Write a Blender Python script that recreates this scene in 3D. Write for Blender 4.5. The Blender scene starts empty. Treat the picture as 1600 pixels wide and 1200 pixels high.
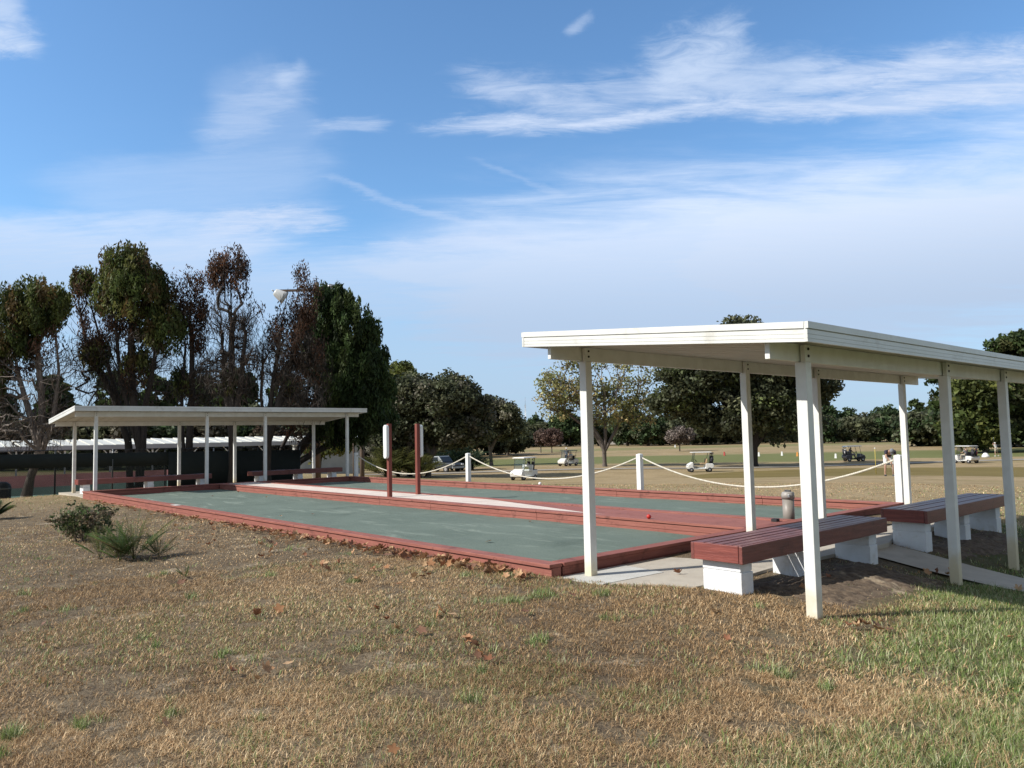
import bpy, math, random
import numpy as np
from mathutils import Vector, Matrix
random.seed(7); rng = np.random.default_rng(7)
sc = bpy.context.scene
COL = sc.collection
R = math.radians
# ------------------------------------------------------------------ camera
F_PX = 1205.36
CAM = np.array([5.922, -5.762, 1.615])
YAW, PIT, ROL = R(48.362), R(3.883), R(-1.21)
FW = np.array([-math.sin(YAW)*math.cos(PIT), math.cos(YAW)*math.cos(PIT), math.sin(PIT)])
_r = np.cross(FW, [0, 0, 1]); _r /= np.linalg.norm(_r)
_u = np.cross(_r, FW)
RT = _r*math.cos(ROL)+_u*math.sin(ROL)
UP = -_r*math.sin(ROL)+_u*math.cos(ROL)
FH = np.array([-math.sin(YAW), math.cos(YAW), 0.0])      # level forward
RH = np.array([math.cos(YAW), math.sin(YAW), 0.0])       # level right
cd = bpy.data.cameras.new('camera'); cam = bpy.data.objects.new('camera', cd); COL.objects.link(cam)
cd.sensor_width = 36; cd.lens = F_PX/1600*36; cd.clip_start = .1; cd.clip_end = 6000
M = Matrix.Identity(4)
for i, v in enumerate((RT, UP, -FW)):
    for j in range(3): M[j][i] = v[j]
for j in range(3): M[j][3] = CAM[j]
cam.matrix_world = M
sc.camera = cam

def ray(px, py): return FW+RT*(px-800)/F_PX-UP*(py-600)/F_PX
def at_depth(px, py, d): return CAM+ray(px, py)*d
# ------------------------------------------------------------------ terrain
TP = [(6,-6,.06),(3,-4,.08),(0,-3,.1),(0,-.2,.125),(-.2,-.1,.125),(-5,-.1,.10),(-10,-.1,.08),(-15,-.1,.05),(-20,-.1,.03),(-22.9,.4,0),(-24,-1,-.05),
 (-5,-3,.08),(-12,-3,.05),(-18,-3,.0),(-10,-8,.0),(-18,-9,-.1),(-26,-5,-.3),
 (.2,.4,.09),(1.3,.5,.1),(1.4,2.2,.08),(1.5,3.6,.06),(1.9,2.2,.04),(2.7,.4,.06),(2.7,3.6,-.11),(2.7,5.7,-.2),(2.7,8.5,-.25),(1.5,5.2,.04),(1.5,6.6,.02),(1.5,8.2,.0),
 (5,-2,.08),(8,-2,.0),(6,3,-.2),(9,6,-.5),(5,9,-.4),(0,9.4,.07),(-5,9.4,.07),(-10,9.4,.07),(-15,9.4,.06),(-20,9.4,.05),(-10,4.5,.02),(-4,4.5,.02),(-16,4.5,.02),
 (-22.9,5,.02),(-22.9,9,.0),(-25.5,5,-.2),(-25.5,10,-.2),(-31,-2,-.6),(-31,8,-.6),(-44,-6,-.62),(-44,10,-.62),(-58,0,-.65),(-58,18,-.75),(-34,-14,-.6),(-36,18,-1.1),(-42,24,-1.5),
 (0,16,-.12),(-10,15,-.15),(-20,15,-.42),(-12,37,-.95),(-24,28,-1.25),(-28,22,-1.0),(-20,21,-.72),(-5,26,-.5),(-48,36,-1.9),(-44,28,-1.65),(-58,42,-1.9),(-39,35,-1.9),(-57,58,-2.0),(-35,53,-2.0),(-35,83,-2.2),(-23,82,-2.2),(-23,97,-2.15),(-4,52,-1.6),(8,30,-1.4),(20,60,-2.2),
 (-70,30,-1.8),(-90,90,-2.0),(-60,120,-2.0),(0,120,-2.2),(-100,0,-1.2),(-80,-40,-.8),(0,-40,0),(40,0,-1),(60,60,-2.2),(40,-40,-.4)]
for a in range(16):
    t = a/16*2*math.pi
    TP.append((260*math.cos(t), 260*math.sin(t), -1.9)); TP.append((900*math.cos(t), 900*math.sin(t), -1.9))
TP = np.array(TP, float)
def _phi(d): d = np.maximum(d, 1e-9); return d*d*np.log(d)
_sc = 50.0
_X = TP[:, :2]/_sc
_n = len(TP)
_K = _phi(np.linalg.norm(_X[:, None]-_X[None], axis=2))+np.eye(_n)*1e-5
_P = np.c_[np.ones(_n), _X]
_W = np.linalg.solve(np.block([[_K, _P], [_P.T, np.zeros((3, 3))]]), np.r_[TP[:, 2], 0, 0, 0])
def hz(x, y):
    x = np.atleast_1d(np.asarray(x, float)); y = np.atleast_1d(np.asarray(y, float))
    sh = x.shape; x = x.ravel(); y = y.ravel(); out = np.empty(len(x))
    for s in range(0, len(x), 20000):
        q = np.c_[x[s:s+20000], y[s:s+20000]]/_sc
        k = _phi(np.linalg.norm(q[:, None]-_X[None], axis=2))
        out[s:s+20000] = k@_W[:_n]+np.c_[np.ones(len(q)), q]@_W[_n:]
    r = np.hypot(x, y)
    w = np.clip((r-230)/200, 0, 1); out = out*(1-w)+(-1.9)*w
    ins = (x > -19.85) & (x < -.08) & (y > .08) & (y < 8.99)
    out = np.where(ins, np.minimum(out, .02), out)
    return out.reshape(sh)
def h1(x, y): return float(hz([x], [y])[0])
def gp(px, py, lo=2.0, hi=900.0):
    """ground point seen at a pixel of the photograph"""
    d = ray(px, py)
    t = np.exp(np.linspace(math.log(lo), math.log(hi), 700))
    Q = CAM+d*t[:, None]
    s = Q[:, 2]-hz(Q[:, 0], Q[:, 1])
    i = np.argmax(s < 0)
    if not (s < 0).any(): return Q[-1]
    a, b = t[i-1], t[i]
    for _ in range(30):
        m = (a+b)/2; q = CAM+d*m
        if q[2]-h1(q[0], q[1]) < 0: b = m
        else: a = m
    return CAM+d*b
def depth_of(p): return float((np.array(p)-CAM)@FW)
# ------------------------------------------------------------------ numpy noise
def vnoise(x, y, seed=0):
    xi = np.floor(x).astype(np.int64); yi = np.floor(y).astype(np.int64); fx = x-xi; fy = y-yi
    def hsh(a, b):
        h = (a*374761393+b*668265263+seed*974711) & 0xffffffff
        h = ((h ^ (h >> 13))*1274126177) & 0xffffffff
        return ((h ^ (h >> 16)) & 0xffff)/65535.0
    fx = fx*fx*(3-2*fx); fy = fy*fy*(3-2*fy)
    return (hsh(xi, yi)*(1-fx)+hsh(xi+1, yi)*fx)*(1-fy)+(hsh(xi, yi+1)*(1-fx)+hsh(xi+1, yi+1)*fx)*fy
def fbm(x, y, seed=0, o=4):
    s = 0; a = .5; t = 0
    for k in range(o):
        s = s+a*vnoise(x*2**k+k*17.3, y*2**k-k*9.1, seed+k); t += a; a *= .55
    return s/t
def sstep(a, b, x): t = np.clip((x-a)/(b-a), 0, 1); return t*t*(3-2*t)
# ------------------------------------------------------------------ object helpers
def link(o, parent=None):
    COL.objects.link(o)
    if parent is not None: o.parent = parent
    return o
def tag(o, label=None, cat=None, group=None, kind=None):
    if label: o['label'] = label
    if cat: o['category'] = cat
    if group: o['group'] = group
    if kind: o['kind'] = kind
    return o
def thing(name, label, cat, loc=(0, 0, 0), rotz=0.0, group=None):
    o = bpy.data.objects.new(name, None); o.empty_display_size = .2
    link(o); o.location = loc; o.rotation_euler = (0, 0, rotz)
    return tag(o, label, cat, group)
def copy_tree(o, parent=None):
    c = o.copy(); COL.objects.link(c)
    if parent is not None: c.parent = parent
    for ch in list(o.children): copy_tree(ch, c)
    return c
def np_mesh(name, V, faces, mat, cols=None, smooth=False):
    """faces: list of int arrays (n,k)"""
    me = bpy.data.meshes.new(name)
    V = np.asarray(V, np.float32)
    me.vertices.add(len(V)); me.vertices.foreach_set('co', V.ravel())
    idx = []; starts = []; s = 0
    for f in faces:
        f = np.asarray(f, np.int32)
        if len(f) == 0: continue
        n, k = f.shape
        idx.append(f.ravel()); starts.append(s+np.arange(n, dtype=np.int32)*k); s += n*k
    idx = np.concatenate(idx); starts = np.concatenate(starts)
    me.loops.add(len(idx)); me.loops.foreach_set('vertex_index', idx)
    me.polygons.add(len(starts)); me.polygons.foreach_set('loop_start', starts)
    if smooth: me.polygons.foreach_set('use_smooth', np.ones(len(starts), bool))
    me.update(calc_edges=True)
    if cols is not None:
        ca = me.attributes.new('col', 'FLOAT_COLOR', 'POINT')
        c = np.ones((len(V), 4), np.float32); c[:, :3] = cols
        ca.data.foreach_set('color', c.ravel())
    if mat is not None: me.materials.append(mat)
    return me
def np_obj(name, V, faces, mat, parent=None, cols=None, smooth=False):
    return link(bpy.data.objects.new(name, np_mesh(name, V, faces, mat, cols, smooth)), parent)
class MB:
    def __init__(s): s.v = []; s.f = []; s.m = []; s.cur = 0; s.sm = []
    def mat(s, i): s.cur = i; return s
    def add(s, vs, fs, smooth=False):
        o = len(s.v); s.v += [tuple(map(float, v)) for v in vs]
        for f in fs: s.f.append(tuple(i+o for i in f)); s.m.append(s.cur); s.sm.append(smooth)
        return s
    def box(s, c, size, rz=0.0, ry=0.0, rx=0.0, taper=1.0):
        hx, hy, hz_ = size[0]/2, size[1]/2, size[2]/2
        Mx = Matrix.Rotation(rz, 3, 'Z') @ Matrix.Rotation(ry, 3, 'Y') @ Matrix.Rotation(rx, 3, 'X')
        vs = []
        for z in (-1, 1):
            k = taper if z > 0 else 1.0
            for x, y in ((-1, -1), (1, -1), (1, 1), (-1, 1)):
                vs.append(Mx @ Vector((x*hx*k, y*hy*k, z*hz_))+Vector(c))
        return s.add(vs, [(3, 2, 1, 0), (4, 5, 6, 7), (0, 1, 5, 4), (1, 2, 6, 5), (2, 3, 7, 6), (3, 0, 4, 7)])
    def span(s, p0, p1, w, h, up=(0, 0, 1)):
        """box from p0 to p1, w across, h along up (p's on its axis)"""
        p0 = Vector(p0); p1 = Vector(p1); d = (p1-p0).normalized(); up = Vector(up)
        a = d.cross(up).normalized(); b = a.cross(d).normalized()
        vs = []
        for p in (p0, p1):
            for i, j in ((-1, -1), (1, -1), (1, 1), (-1, 1)): vs.append(p+a*(w/2*i)+b*(h/2*j))
        return s.add(vs, [(0, 1, 2, 3), (7, 6, 5, 4), (4, 5, 1, 0), (5, 6, 2, 1), (6, 7, 3, 2), (7, 4, 0, 3)])
    def tube(s, pts, rad, n=8, cap=True):
        pts = [Vector(p) for p in pts]
        if not hasattr(rad, '__len__'): rad = [rad]*len(pts)
        vs = []; fs = []
        for i, p in enumerate(pts):
            d = (pts[min(i+1, len(pts)-1)]-pts[max(i-1, 0)]).normalized()
            ref = Vector((0, 0, 1)) if abs(d.z) < .9 else Vector((1, 0, 0))
            a = d.cross(ref).normalized(); b = d.cross(a).normalized()
            for k in range(n):
                t = 2*math.pi*k/n; vs.append(p+(a*math.cos(t)+b*math.sin(t))*rad[i])
        for i in range(len(pts)-1):
            for k in range(n):
                fs.append((i*n+k, i*n+(k+1) % n, (i+1)*n+(k+1) % n, (i+1)*n+k))
        s.add(vs, fs, True)
        if cap:
            L = (len(pts)-1)*n
            o = len(s.v)-len(vs)
            s.f.append(tuple(o+k for k in range(n))[::-1]); s.m.append(s.cur); s.sm.append(False)
            s.f.append(tuple(o+L+k for k in range(n))); s.m.append(s.cur); s.sm.append(False)
        return s
    def lathe(s, prof, c=(0, 0, 0), n=20, axis='z'):
        vs = []; fs = []
        for r, z in prof:
            for k in range(n):
                t = 2*math.pi*k/n
                p = (r*math.cos(t), r*math.sin(t), z) if axis == 'z' else (r*math.cos(t), z, r*math.sin(t))
                vs.append((p[0]+c[0], p[1]+c[1], p[2]+c[2]))
        for i in range(len(prof)-1):
            for k in range(n): fs.append((i*n+k, i*n+(k+1) % n, (i+1)*n+(k+1) % n, (i+1)*n+k))
        return s.add(vs, fs, True)
    def sphere(s, c, r, n=12, m=8, sc3=(1, 1, 1)):
        vs = [(c[0], c[1], c[2]-r*sc3[2])]; fs = []
        for i in range(1, m):
            t = -math.pi/2+math.pi*i/m
            for k in range(n):
                a = 2*math.pi*k/n
                vs.append((c[0]+r*math.cos(t)*math.cos(a)*sc3[0], c[1]+r*math.cos(t)*math.sin(a)*sc3[1], c[2]+r*math.sin(t)*sc3[2]))
        vs.append((c[0], c[1], c[2]+r*sc3[2]))
        for k in range(n): fs.append((0, 1+(k+1) % n, 1+k))
        for i in range(m-2):
            for k in range(n):
                a = 1+i*n+k; b = 1+i*n+(k+1) % n; fs.append((a, b, b+n, a+n))
        T = len(vs)-1
        for k in range(n): fs.append((T, 1+(m-2)*n+k, 1+(m-2)*n+(k+1) % n))
        return s.add(vs, fs, True)
    def extrude(s, poly, y0, y1):
        """poly in (x,z), extruded along y"""
        n = len(poly)
        vs = [(x, y0, z) for x, z in poly]+[(x, y1, z) for x, z in poly]
        fs = [tuple(range(n)), tuple(range(n, 2*n))[::-1]]+[(i+n, (i+1) % n+n, (i+1) % n, i) for i in range(n)]
        return s.add(vs, fs)
    def build(s, name, mats, parent=None, bevel=0.0, loc=None):
        me = bpy.data.meshes.new(name); me.from_pydata(s.v, [], s.f)
        if not isinstance(mats, (list, tuple)): mats = [mats]
        for m_ in mats: me.materials.append(m_)
        me.polygons.foreach_set('material_index', s.m)
        me.polygons.foreach_set('use_smooth', s.sm)
        me.update()
        o = link(bpy.data.objects.new(name, me), parent)
        if loc is not None: o.location = loc
        if bevel:
            b = o.modifiers.new('bevel', 'BEVEL'); b.width = bevel; b.segments = 2; b.limit_method = 'ANGLE'; b.angle_limit = R(50)
        return o
# ------------------------------------------------------------------ materials
MATS = {}
def newmat(name):
    m = bpy.data.materials.new(name); m.use_nodes = True; nt = m.node_tree; nt.nodes.clear()
    out = nt.nodes.new('ShaderNodeOutputMaterial'); b = nt.nodes.new('ShaderNodeBsdfPrincipled')
    nt.links.new(b.outputs[0], out.inputs[0])
    return m, nt, b, out
class NT:
    def __init__(s, nt): s.nt = nt
    def n(s, t, **k):
        nd = s.nt.nodes.new(t)
        for a, v in k.items(): setattr(nd, a, v)
        return nd
    def lk(s, a, b): s.nt.links.new(a, b)
    def setin(s, sock, v):
        if hasattr(v, 'is_output') or isinstance(v, bpy.types.NodeSocket): s.lk(v, sock)
        else: sock.default_value = v
    def math(s, op, a, b=0.0, c=0.0, clamp=False):
        nd = s.n('ShaderNodeMath', operation=op, use_clamp=clamp)
        s.setin(nd.inputs[0], a); s.setin(nd.inputs[1], b)
        if op in ('MULTIPLY_ADD', 'SMOOTH_MIN'): s.setin(nd.inputs[2], c)
        return nd.outputs[0]
    def vmath(s, op, a, b=(0, 0, 0)):
        nd = s.n('ShaderNodeVectorMath', operation=op); s.setin(nd.inputs[0], a)
        if op != 'NORMALIZE': s.setin(nd.inputs[1], b)
        return nd.outputs['Value'] if op in ('DOT_PRODUCT', 'LENGTH') else nd.outputs[0]
    def mix(s, f, a, b, blend='MIX'):
        nd = s.n('ShaderNodeMix', data_type='RGBA', blend_type=blend)
        s.setin(nd.inputs[0], f)
        s.setin(nd.inputs[6], a if not isinstance(a, tuple) else (*a, 1)[:4]); s.setin(nd.inputs[7], b if not isinstance(b, tuple) else (*b, 1)[:4])
        return nd.outputs[2]
    def noise(s, vec, scale, detail=4, rough=.55, dist=0.0):
        nd = s.n('ShaderNodeTexNoise'); s.lk(vec, nd.inputs['Vector'])
        nd.inputs['Scale'].default_value = scale; nd.inputs['Detail'].default_value = detail
        nd.inputs['Roughness'].default_value = rough; nd.inputs['Distortion'].default_value = dist
        return nd.outputs['Fac']
    def ss(s, a, b, x):
        nd = s.n('ShaderNodeMapRange', interpolation_type='SMOOTHSTEP'); s.setin(nd.inputs[0], x)
        s.setin(nd.inputs[1], a); s.setin(nd.inputs[2], b)
        return nd.outputs[0]
    def mapping(s, vec, scale=(1, 1, 1), rot=(0, 0, 0), loc=(0, 0, 0)):
        nd = s.n('ShaderNodeMapping'); s.lk(vec, nd.inputs[0])
        nd.inputs['Scale'].default_value = scale; nd.inputs['Rotation'].default_value = rot; nd.inputs['Location'].default_value = loc
        return nd.outputs[0]
    def bump(s, h, strength, dist, b):
        nd = s.n('ShaderNodeBump'); nd.inputs['Strength'].default_value = strength; nd.inputs['Distance'].default_value = dist
        s.lk(h, nd.inputs['Height']); s.lk(nd.outputs[0], b.inputs['Normal'])
def surf(name, c1, c2=None, scale=6.0, rough=.6, bump=.0, bscale=40.0, stretch=(1, 1, 1), metallic=0.0, stain=None, stain_amt=.5, stain_scale=2.0, obj_coord=False, spec=.4):
    if name in MATS: return MATS[name]
    m, nt, b, out = newmat(name); k = NT(nt)
    if obj_coord: pos = k.n('ShaderNodeTexCoord').outputs['Object']
    else: pos = k.n('ShaderNodeNewGeometry').outputs['Position']
    v = k.mapping(pos, stretch)
    c2 = c2 or tuple(x*.85 for x in c1)
    f = k.noise(v, scale, 6, .62)
    col = k.mix(k.ss(.3, .7, f), c1, c2)
    if stain:
        g = k.noise(pos, stain_scale, 7, .68, .4)
        col = k.mix(k.math('MULTIPLY', k.ss(.54, .68, g), stain_amt), col, stain)
    k.lk(col, b.inputs['Base Color'])
    b.inputs['Roughness'].default_value = rough; b.inputs['Metallic'].default_value = metallic
    b.inputs['Specular IOR Level'].default_value = spec
    if bump: k.bump(k.noise(v, bscale, 5, .6), bump, .01, b)
    MATS[name] = m; return m
def leafmat(name, transl=.35, rough=.6):
    if name in MATS: return MATS[name]
    m, nt, b, out = newmat(name); k = NT(nt)
    a = k.n('ShaderNodeAttribute'); a.attribute_name = 'col'
    k.lk(a.outputs['Color'], b.inputs['Base Color']); b.inputs['Roughness'].default_value = rough
    b.inputs['Specular IOR Level'].default_value = .25
    t = k.n('ShaderNodeBsdfTranslucent'); k.lk(a.outputs['Color'], t.inputs[0])
    mx = k.n('ShaderNodeMixShader'); mx.inputs[0].default_value = transl
    k.lk(b.outputs[0], mx.inputs[1]); k.lk(t.outputs[0], mx.inputs[2]); k.lk(mx.outputs[0], out.inputs[0])
    MATS[name] = m; return m
def flat(name, c, rough=.5, metallic=0.0):
    return surf(name, c, tuple(x*.8 for x in c), 9.0, rough, metallic=metallic, obj_coord=True)
white_paint = surf('white_paint', (.80, .80, .77), (.74, .74, .71), 3, .45, .08, 60, stain=(.55, .52, .42), stain_amt=.35, stain_scale=3)
def post_mat():
    m, nt, b, out = newmat('post_paint'); k = NT(nt)
    pos = k.n('ShaderNodeNewGeometry').outputs['Position']
    col = k.mix(k.ss(.35, .65, k.noise(pos, 5, 5)), (.76, .76, .73), (.69, .685, .65))
    z = k.n('ShaderNodeSeparateXYZ'); k.lk(pos, z.inputs[0])
    f = k.ss(.42, .0, k.math('ADD', z.outputs[2], k.math('MULTIPLY', k.math('SUBTRACT', k.noise(pos, 6, 4), .5), .5)))
    col = k.mix(k.math('MULTIPLY', f, .75), col, (.62, .50, .27))
    k.lk(col, b.inputs['Base Color']); b.inputs['Roughness'].default_value = .5
    k.bump(k.noise(k.mapping(pos, (30, 30, 3)), 3, 5), .1, .01, b)
    return m
post_paint = post_mat()
metal_white = surf('white_metal', (.73, .73, .70), (.66, .66, .62), 2.2, .4, .05, 18, stretch=(1, 1, 1), stain=(.44, .41, .35), stain_amt=.42, stain_scale=2.6)
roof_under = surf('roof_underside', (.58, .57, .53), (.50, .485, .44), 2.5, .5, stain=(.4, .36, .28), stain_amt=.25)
red_wood = surf('red_wood', (.335, .132, .102), (.255, .096, .075), 4, .62, .35, 9, stretch=(.6, 6, 9), stain=(.15, .062, .05), stain_amt=.75, stain_scale=4.2, spec=.15)
red_wood_y = surf('red_wood_across', (.30, .11, .085), (.225, .079, .061), 4, .62, .35, 9, stretch=(6, .6, 9), stain=(.13, .052, .042), stain_amt=.75, stain_scale=4.2, spec=.15)
post_red = surf('post_red', (.24, .078, .06), (.17, .054, .042), 4, .6, .3, 9, stretch=(6, 6, .6), spec=.15)
bench_wood = surf('bench_wood', (.215, .075, .062), (.15, .05, .043), 4, .38, .4, 10, stretch=(8, .7, 8), stain=(.08, .026, .024), stain_amt=.6, stain_scale=2.6)
bench_end = surf('bench_wood_end', (.26, .072, .055), (.17, .046, .038), 4, .5, .4, 10, stretch=(.7, 8, 9), stain=(.09, .03, .026), stain_amt=.5, stain_scale=3)
block_white = surf('block_paint', (.78, .79, .80), (.72, .73, .73), 8, .65, .5, 55, stain=(.5, .46, .38), stain_amt=.4, stain_scale=3.5)
concrete = surf('concrete', (.50, .45, .37), (.42, .375, .31), 3, .85, .35, 70, stain=(.24, .21, .17), stain_amt=.5, stain_scale=1.4)
concrete_new = surf('concrete_new', (.55, .54, .50), (.48, .47, .43), 5, .85, .3, 60, stain=(.33, .31, .28), stain_amt=.4)
concrete_walk = surf('concrete_walk', (.70, .60, .52), (.60, .51, .44), 3, .85, .3, 50, stain=(.46, .35, .29), stain_amt=.5, stain_scale=1.2)
asphalt = surf('asphalt', (.16, .15, .14), (.12, .115, .11), 4, .9, .3, 50)
path_conc = surf('cart_path_paving', (.33, .29, .235), (.27, .24, .19), .7, .9)
bark_dark = surf('bark_dark', (.055, .044, .037), (.03, .025, .022), 5, .9, .8, 20, stretch=(3, 3, .8))
bark_pale = surf('bark_pale', (.30, .25, .21), (.13, .105, .09), 5, .9, .8, 22, stretch=(4, 4, .7))
bark_grey = surf('bark_grey', (.16, .135, .115), (.09, .075, .065), 5, .9, .6, 18, stretch=(3, 3, .8))
bark_far = surf('bark_far', (.10, .085, .07), (.07, .06, .05), 2, .9)
black_mat = flat('black_rubber', (.025, .025, .028), .7)
tyre_mat = flat('tyre_rubber', (.03, .03, .032), .8)
rim_mat = flat('wheel_rim', (.55, .55, .56), .35, .6)
cart_white = flat('cart_white', (.75, .74, .70), .3)
cart_tan = flat('cart_seat_tan', (.42, .30, .17), .6)
cart_dark = flat('cart_dark', (.03, .032, .04), .4)
cart_blue = flat('cart_blue_roof', (.20, .28, .38), .4)
steel = flat('steel_grey', (.35, .36, .37), .4, .7)
galv = flat('galvanised', (.42, .43, .43), .45, .6)
dark_screen = surf('windscreen_fabric', (.009, .014, .013), (.015, .021, .019), 1.2, .85)
wood_pole = surf('pole_wood', (.14, .10, .075), (.09, .065, .05), 3, .9, .4, 20, stretch=(5, 5, .6))
rope_mat = surf('rope_white', (.72, .68, .58), (.55, .50, .40), 20, .8)
skin_mat = flat('skin', (.45, .27, .19), .55)
leaf_m = leafmat('leaf')
grass_m = leafmat('grass_blade', .25, .55)
dry_leaf_m = leafmat('dry_leaf', .15, .6)
glass_dark = flat('dark_glass', (.03, .04, .05), .08)
def court_mat():
    m, nt, b, out = newmat('court_clay_green'); k = NT(nt)
    pos = k.n('ShaderNodeNewGeometry').outputs['Position']
    col = k.mix(k.ss(.3, .7, k.noise(pos, .6, 6, .65)), (.112, .144, .12), (.144, .18, .151))
    w = k.noise(k.mapping(pos, (.5, 2.6, 1), (0, 0, .35)), 1.3, 8, .7, .6)
    col = k.mix(k.math('MULTIPLY', k.ss(.53, .70, w), .8), col, (.27, .31, .26))
    w2 = k.noise(k.mapping(pos, (1.2, .5, 1), (0, 0, -.2)), 1.1, 7, .7)
    col = k.mix(k.math('MULTIPLY', k.ss(.55, .7, w2), .6), col, (.068, .092, .077))
    col = k.mix(k.math('MULTIPLY', k.ss(.45, .75, k.noise(pos, 55, 4, .75)), .7), col, (.23, .27, .23))
    col = k.mix(k.math('MULTIPLY', k.ss(.62, .70, k.noise(pos, 24, 4, .8)), .7), col, (.06, .075, .06))
    k.lk(col, b.inputs['Base Color']); b.inputs['Roughness'].default_value = .95; b.inputs['Specular IOR Level'].default_value = .15
    k.bump(k.math('ADD', k.noise(pos, 45, 5, .7), k.math('MULTIPLY', w, 1.5)), .5, .015, b)
    return m
court_m = court_mat()
# green turf zones near the camera (lush patch bottom right)
GA = gp(1080, 1195); GB = gp(1330, 960)
_gd = (GB-GA)[:2]; _gd /= np.linalg.norm(_gd); GN_ = np.array([_gd[1], -_gd[0]])   # points right of the line
GOFF = float(GA[:2]@GN_)
def ground_mat():
    m, nt, b, out = newmat('ground_turf'); k = NT(nt)
    pos = k.n('ShaderNodeNewGeometry').outputs['Position']
    sx = k.n('ShaderNodeSeparateXYZ'); k.lk(pos, sx.inputs[0])
    n1 = k.noise(pos, .35, 6, .6); n2 = k.noise(pos, 3.0, 6, .7); n3 = k.noise(pos, 28, 4, .7); n4 = k.noise(pos, .06, 5, .6)
    near = k.mix(k.ss(.35, .65, n2), (.12, .09, .06), (.20, .155, .10))
    near = k.mix(k.math('MULTIPLY', k.ss(.56, .68, k.noise(pos, 2.2, 7, .7)), .75), near, (.46, .385, .28))
    near = k.mix(k.math('MULTIPLY', k.ss(.45, .7, n3), .75), near, (.055, .04, .028))
    near = k.mix(k.math('MULTIPLY', k.ss(.55, .7, k.noise(pos, 60, 4, .7)), .6), near, (.36, .29, .2))
    gsd = k.math('SUBTRACT', k.vmath('DOT_PRODUCT', pos, (float(GN_[0]), float(GN_[1]), 0)), GOFF)
    gsd = k.math('ADD', gsd, k.math('MULTIPLY', k.math('SUBTRACT', k.noise(pos, 1.2, 5), .5), 3.0))
    nearg = k.ss(-.3, 1.6, gsd)
    near = k.mix(k.math('MULTIPLY', nearg, .8), near, (.085, .11, .035))
    dep = k.vmath('DOT_PRODUCT', k.vmath('SUBTRACT', pos, tuple(CAM)), tuple(FH))
    far = k.mix(k.ss(.3, .7, n2), (.30, .222, .125), (.40, .305, .18))
    far = k.mix(k.math('MULTIPLY', k.ss(.42, .68, n1), .55), far, (.20, .155, .075))
    far = k.mix(k.math('MULTIPLY', k.ss(.45, .75, k.noise(pos, 9, 5, .7)), .45), far, (.15, .11, .06))
    far = k.mix(k.math('MULTIPLY', k.ss(.45, .62, n4), .4), far, (.22, .19, .085))
    col = k.mix(k.math('MAXIMUM', k.ss(14, 30, dep), k.ss(9.0, 9.6, sx.outputs[1])), near, far)
    # fairway strip
    wob = k.math('MULTIPLY', k.math('SUBTRACT', k.noise(pos, .05, 3), .5), 22)
    d2 = k.math('ADD', dep, wob)
    strip = k.math('MULTIPLY', k.ss(92, 97, d2), k.ss(130, 122, d2))
    col = k.mix(k.math('MULTIPLY', strip, .9), col, k.mix(n2, (.115, .135, .046), (.16, .175, .068)))
    strip2 = k.math('MULTIPLY', k.ss(168, 176, d2), k.ss(205, 195, d2))
    col = k.mix(k.math('MULTIPLY', strip2, .5), col, (.14, .165, .06))
    # putting green: a short olive turf oval
    pc = gp(1480, 738)
    e = k.vmath('SUBTRACT', pos, tuple(map(float, pc)))
    ea = k.math('DIVIDE', k.vmath('DOT_PRODUCT', e, tuple(RH)), 19.0); eb = k.math('DIVIDE', k.vmath('DOT_PRODUCT', e, tuple(FH)), 15.0)
    rr = k.math('ADD', k.math('ADD', k.math('MULTIPLY', ea, ea), k.math('MULTIPLY', eb, eb)), k.math('MULTIPLY', k.math('SUBTRACT', k.noise(pos, .09, 3), .5), .5))
    g = k.ss(1.05, .93, rr)
    stripe = k.noise(k.mapping(pos, (.15, 1.2, 1), (0, 0, YAW)), 1.0, 3)
    col = k.mix(g, col, k.mix(k.ss(.35, .65, stripe), (.15, .115, .042), (.20, .155, .06)))
    k.lk(col, b.inputs['Base Color']); b.inputs['Roughness'].default_value = .95; b.inputs['Specular IOR Level'].default_value = .1
    k.bump(k.math('ADD', n3, k.math('MULTIPLY', n2, 2)), .7, .03, b)
    return m
ground_m = ground_mat()
# ------------------------------------------------------------------ ground sheet
def axis(lo, hi, dlo, dhi, step, grow=1.16):
    a = list(np.arange(dlo, dhi+1e-6, step)); s = step
    while a[-1] < hi: s *= grow; a.append(a[-1]+s)
    s = step; b = []; x = dlo
    while x > lo: s *= grow; x -= s; b.append(x)
    return np.array(b[::-1]+a)
gx = axis(-2500, 2500, -30, 9, .3); gy = axis(-2500, 2500, -9, 16, .3)
XX, YY = np.meshgrid(gx, gy, indexing='ij')
ZZ = hz(XX, YY)
ZZ += np.where((np.hypot(XX-CAM[0], YY-CAM[1]) < 30) & ~((XX > -20.3) & (XX < 1.9) & (YY > -.3) & (YY < 9.4)), (fbm(XX*.9, YY*.9, 5)-.5)*.05, 0)
V = np.c_[XX.ravel(), YY.ravel(), ZZ.ravel()]
nx_, ny_ = len(gx), len(gy)
I = np.arange(nx_*ny_).reshape(nx_, ny_)
Fq = np.c_[I[:-1, :-1].ravel(), I[1:, :-1].ravel(), I[1:, 1:].ravel(), I[:-1, 1:].ravel()]
go = np_obj('ground', V, [Fq], ground_m, smooth=True); tag(go, kind='structure')
def sheet(name, poly, z, mat, thick=.0, kind='structure'):
    n = len(poly)
    if thick:
        vs = [(x, y, z) for x, y in poly]+[(x, y, z-thick) for x, y in poly]
        fs = [tuple(range(n)), tuple(range(2*n-1, n-1, -1))]+[(i, i+n, (i+1) % n+n, (i+1) % n) for i in range(n)]
    else: vs = [(x, y, z) for x, y in poly]; fs = [tuple(range(n))]
    me = bpy.data.meshes.new(name); me.from_pydata(vs, [], fs); me.materials.append(mat); me.update()
    o = link(bpy.data.objects.new(name, me))
    if kind: tag(o, kind=kind)
    return o
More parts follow.
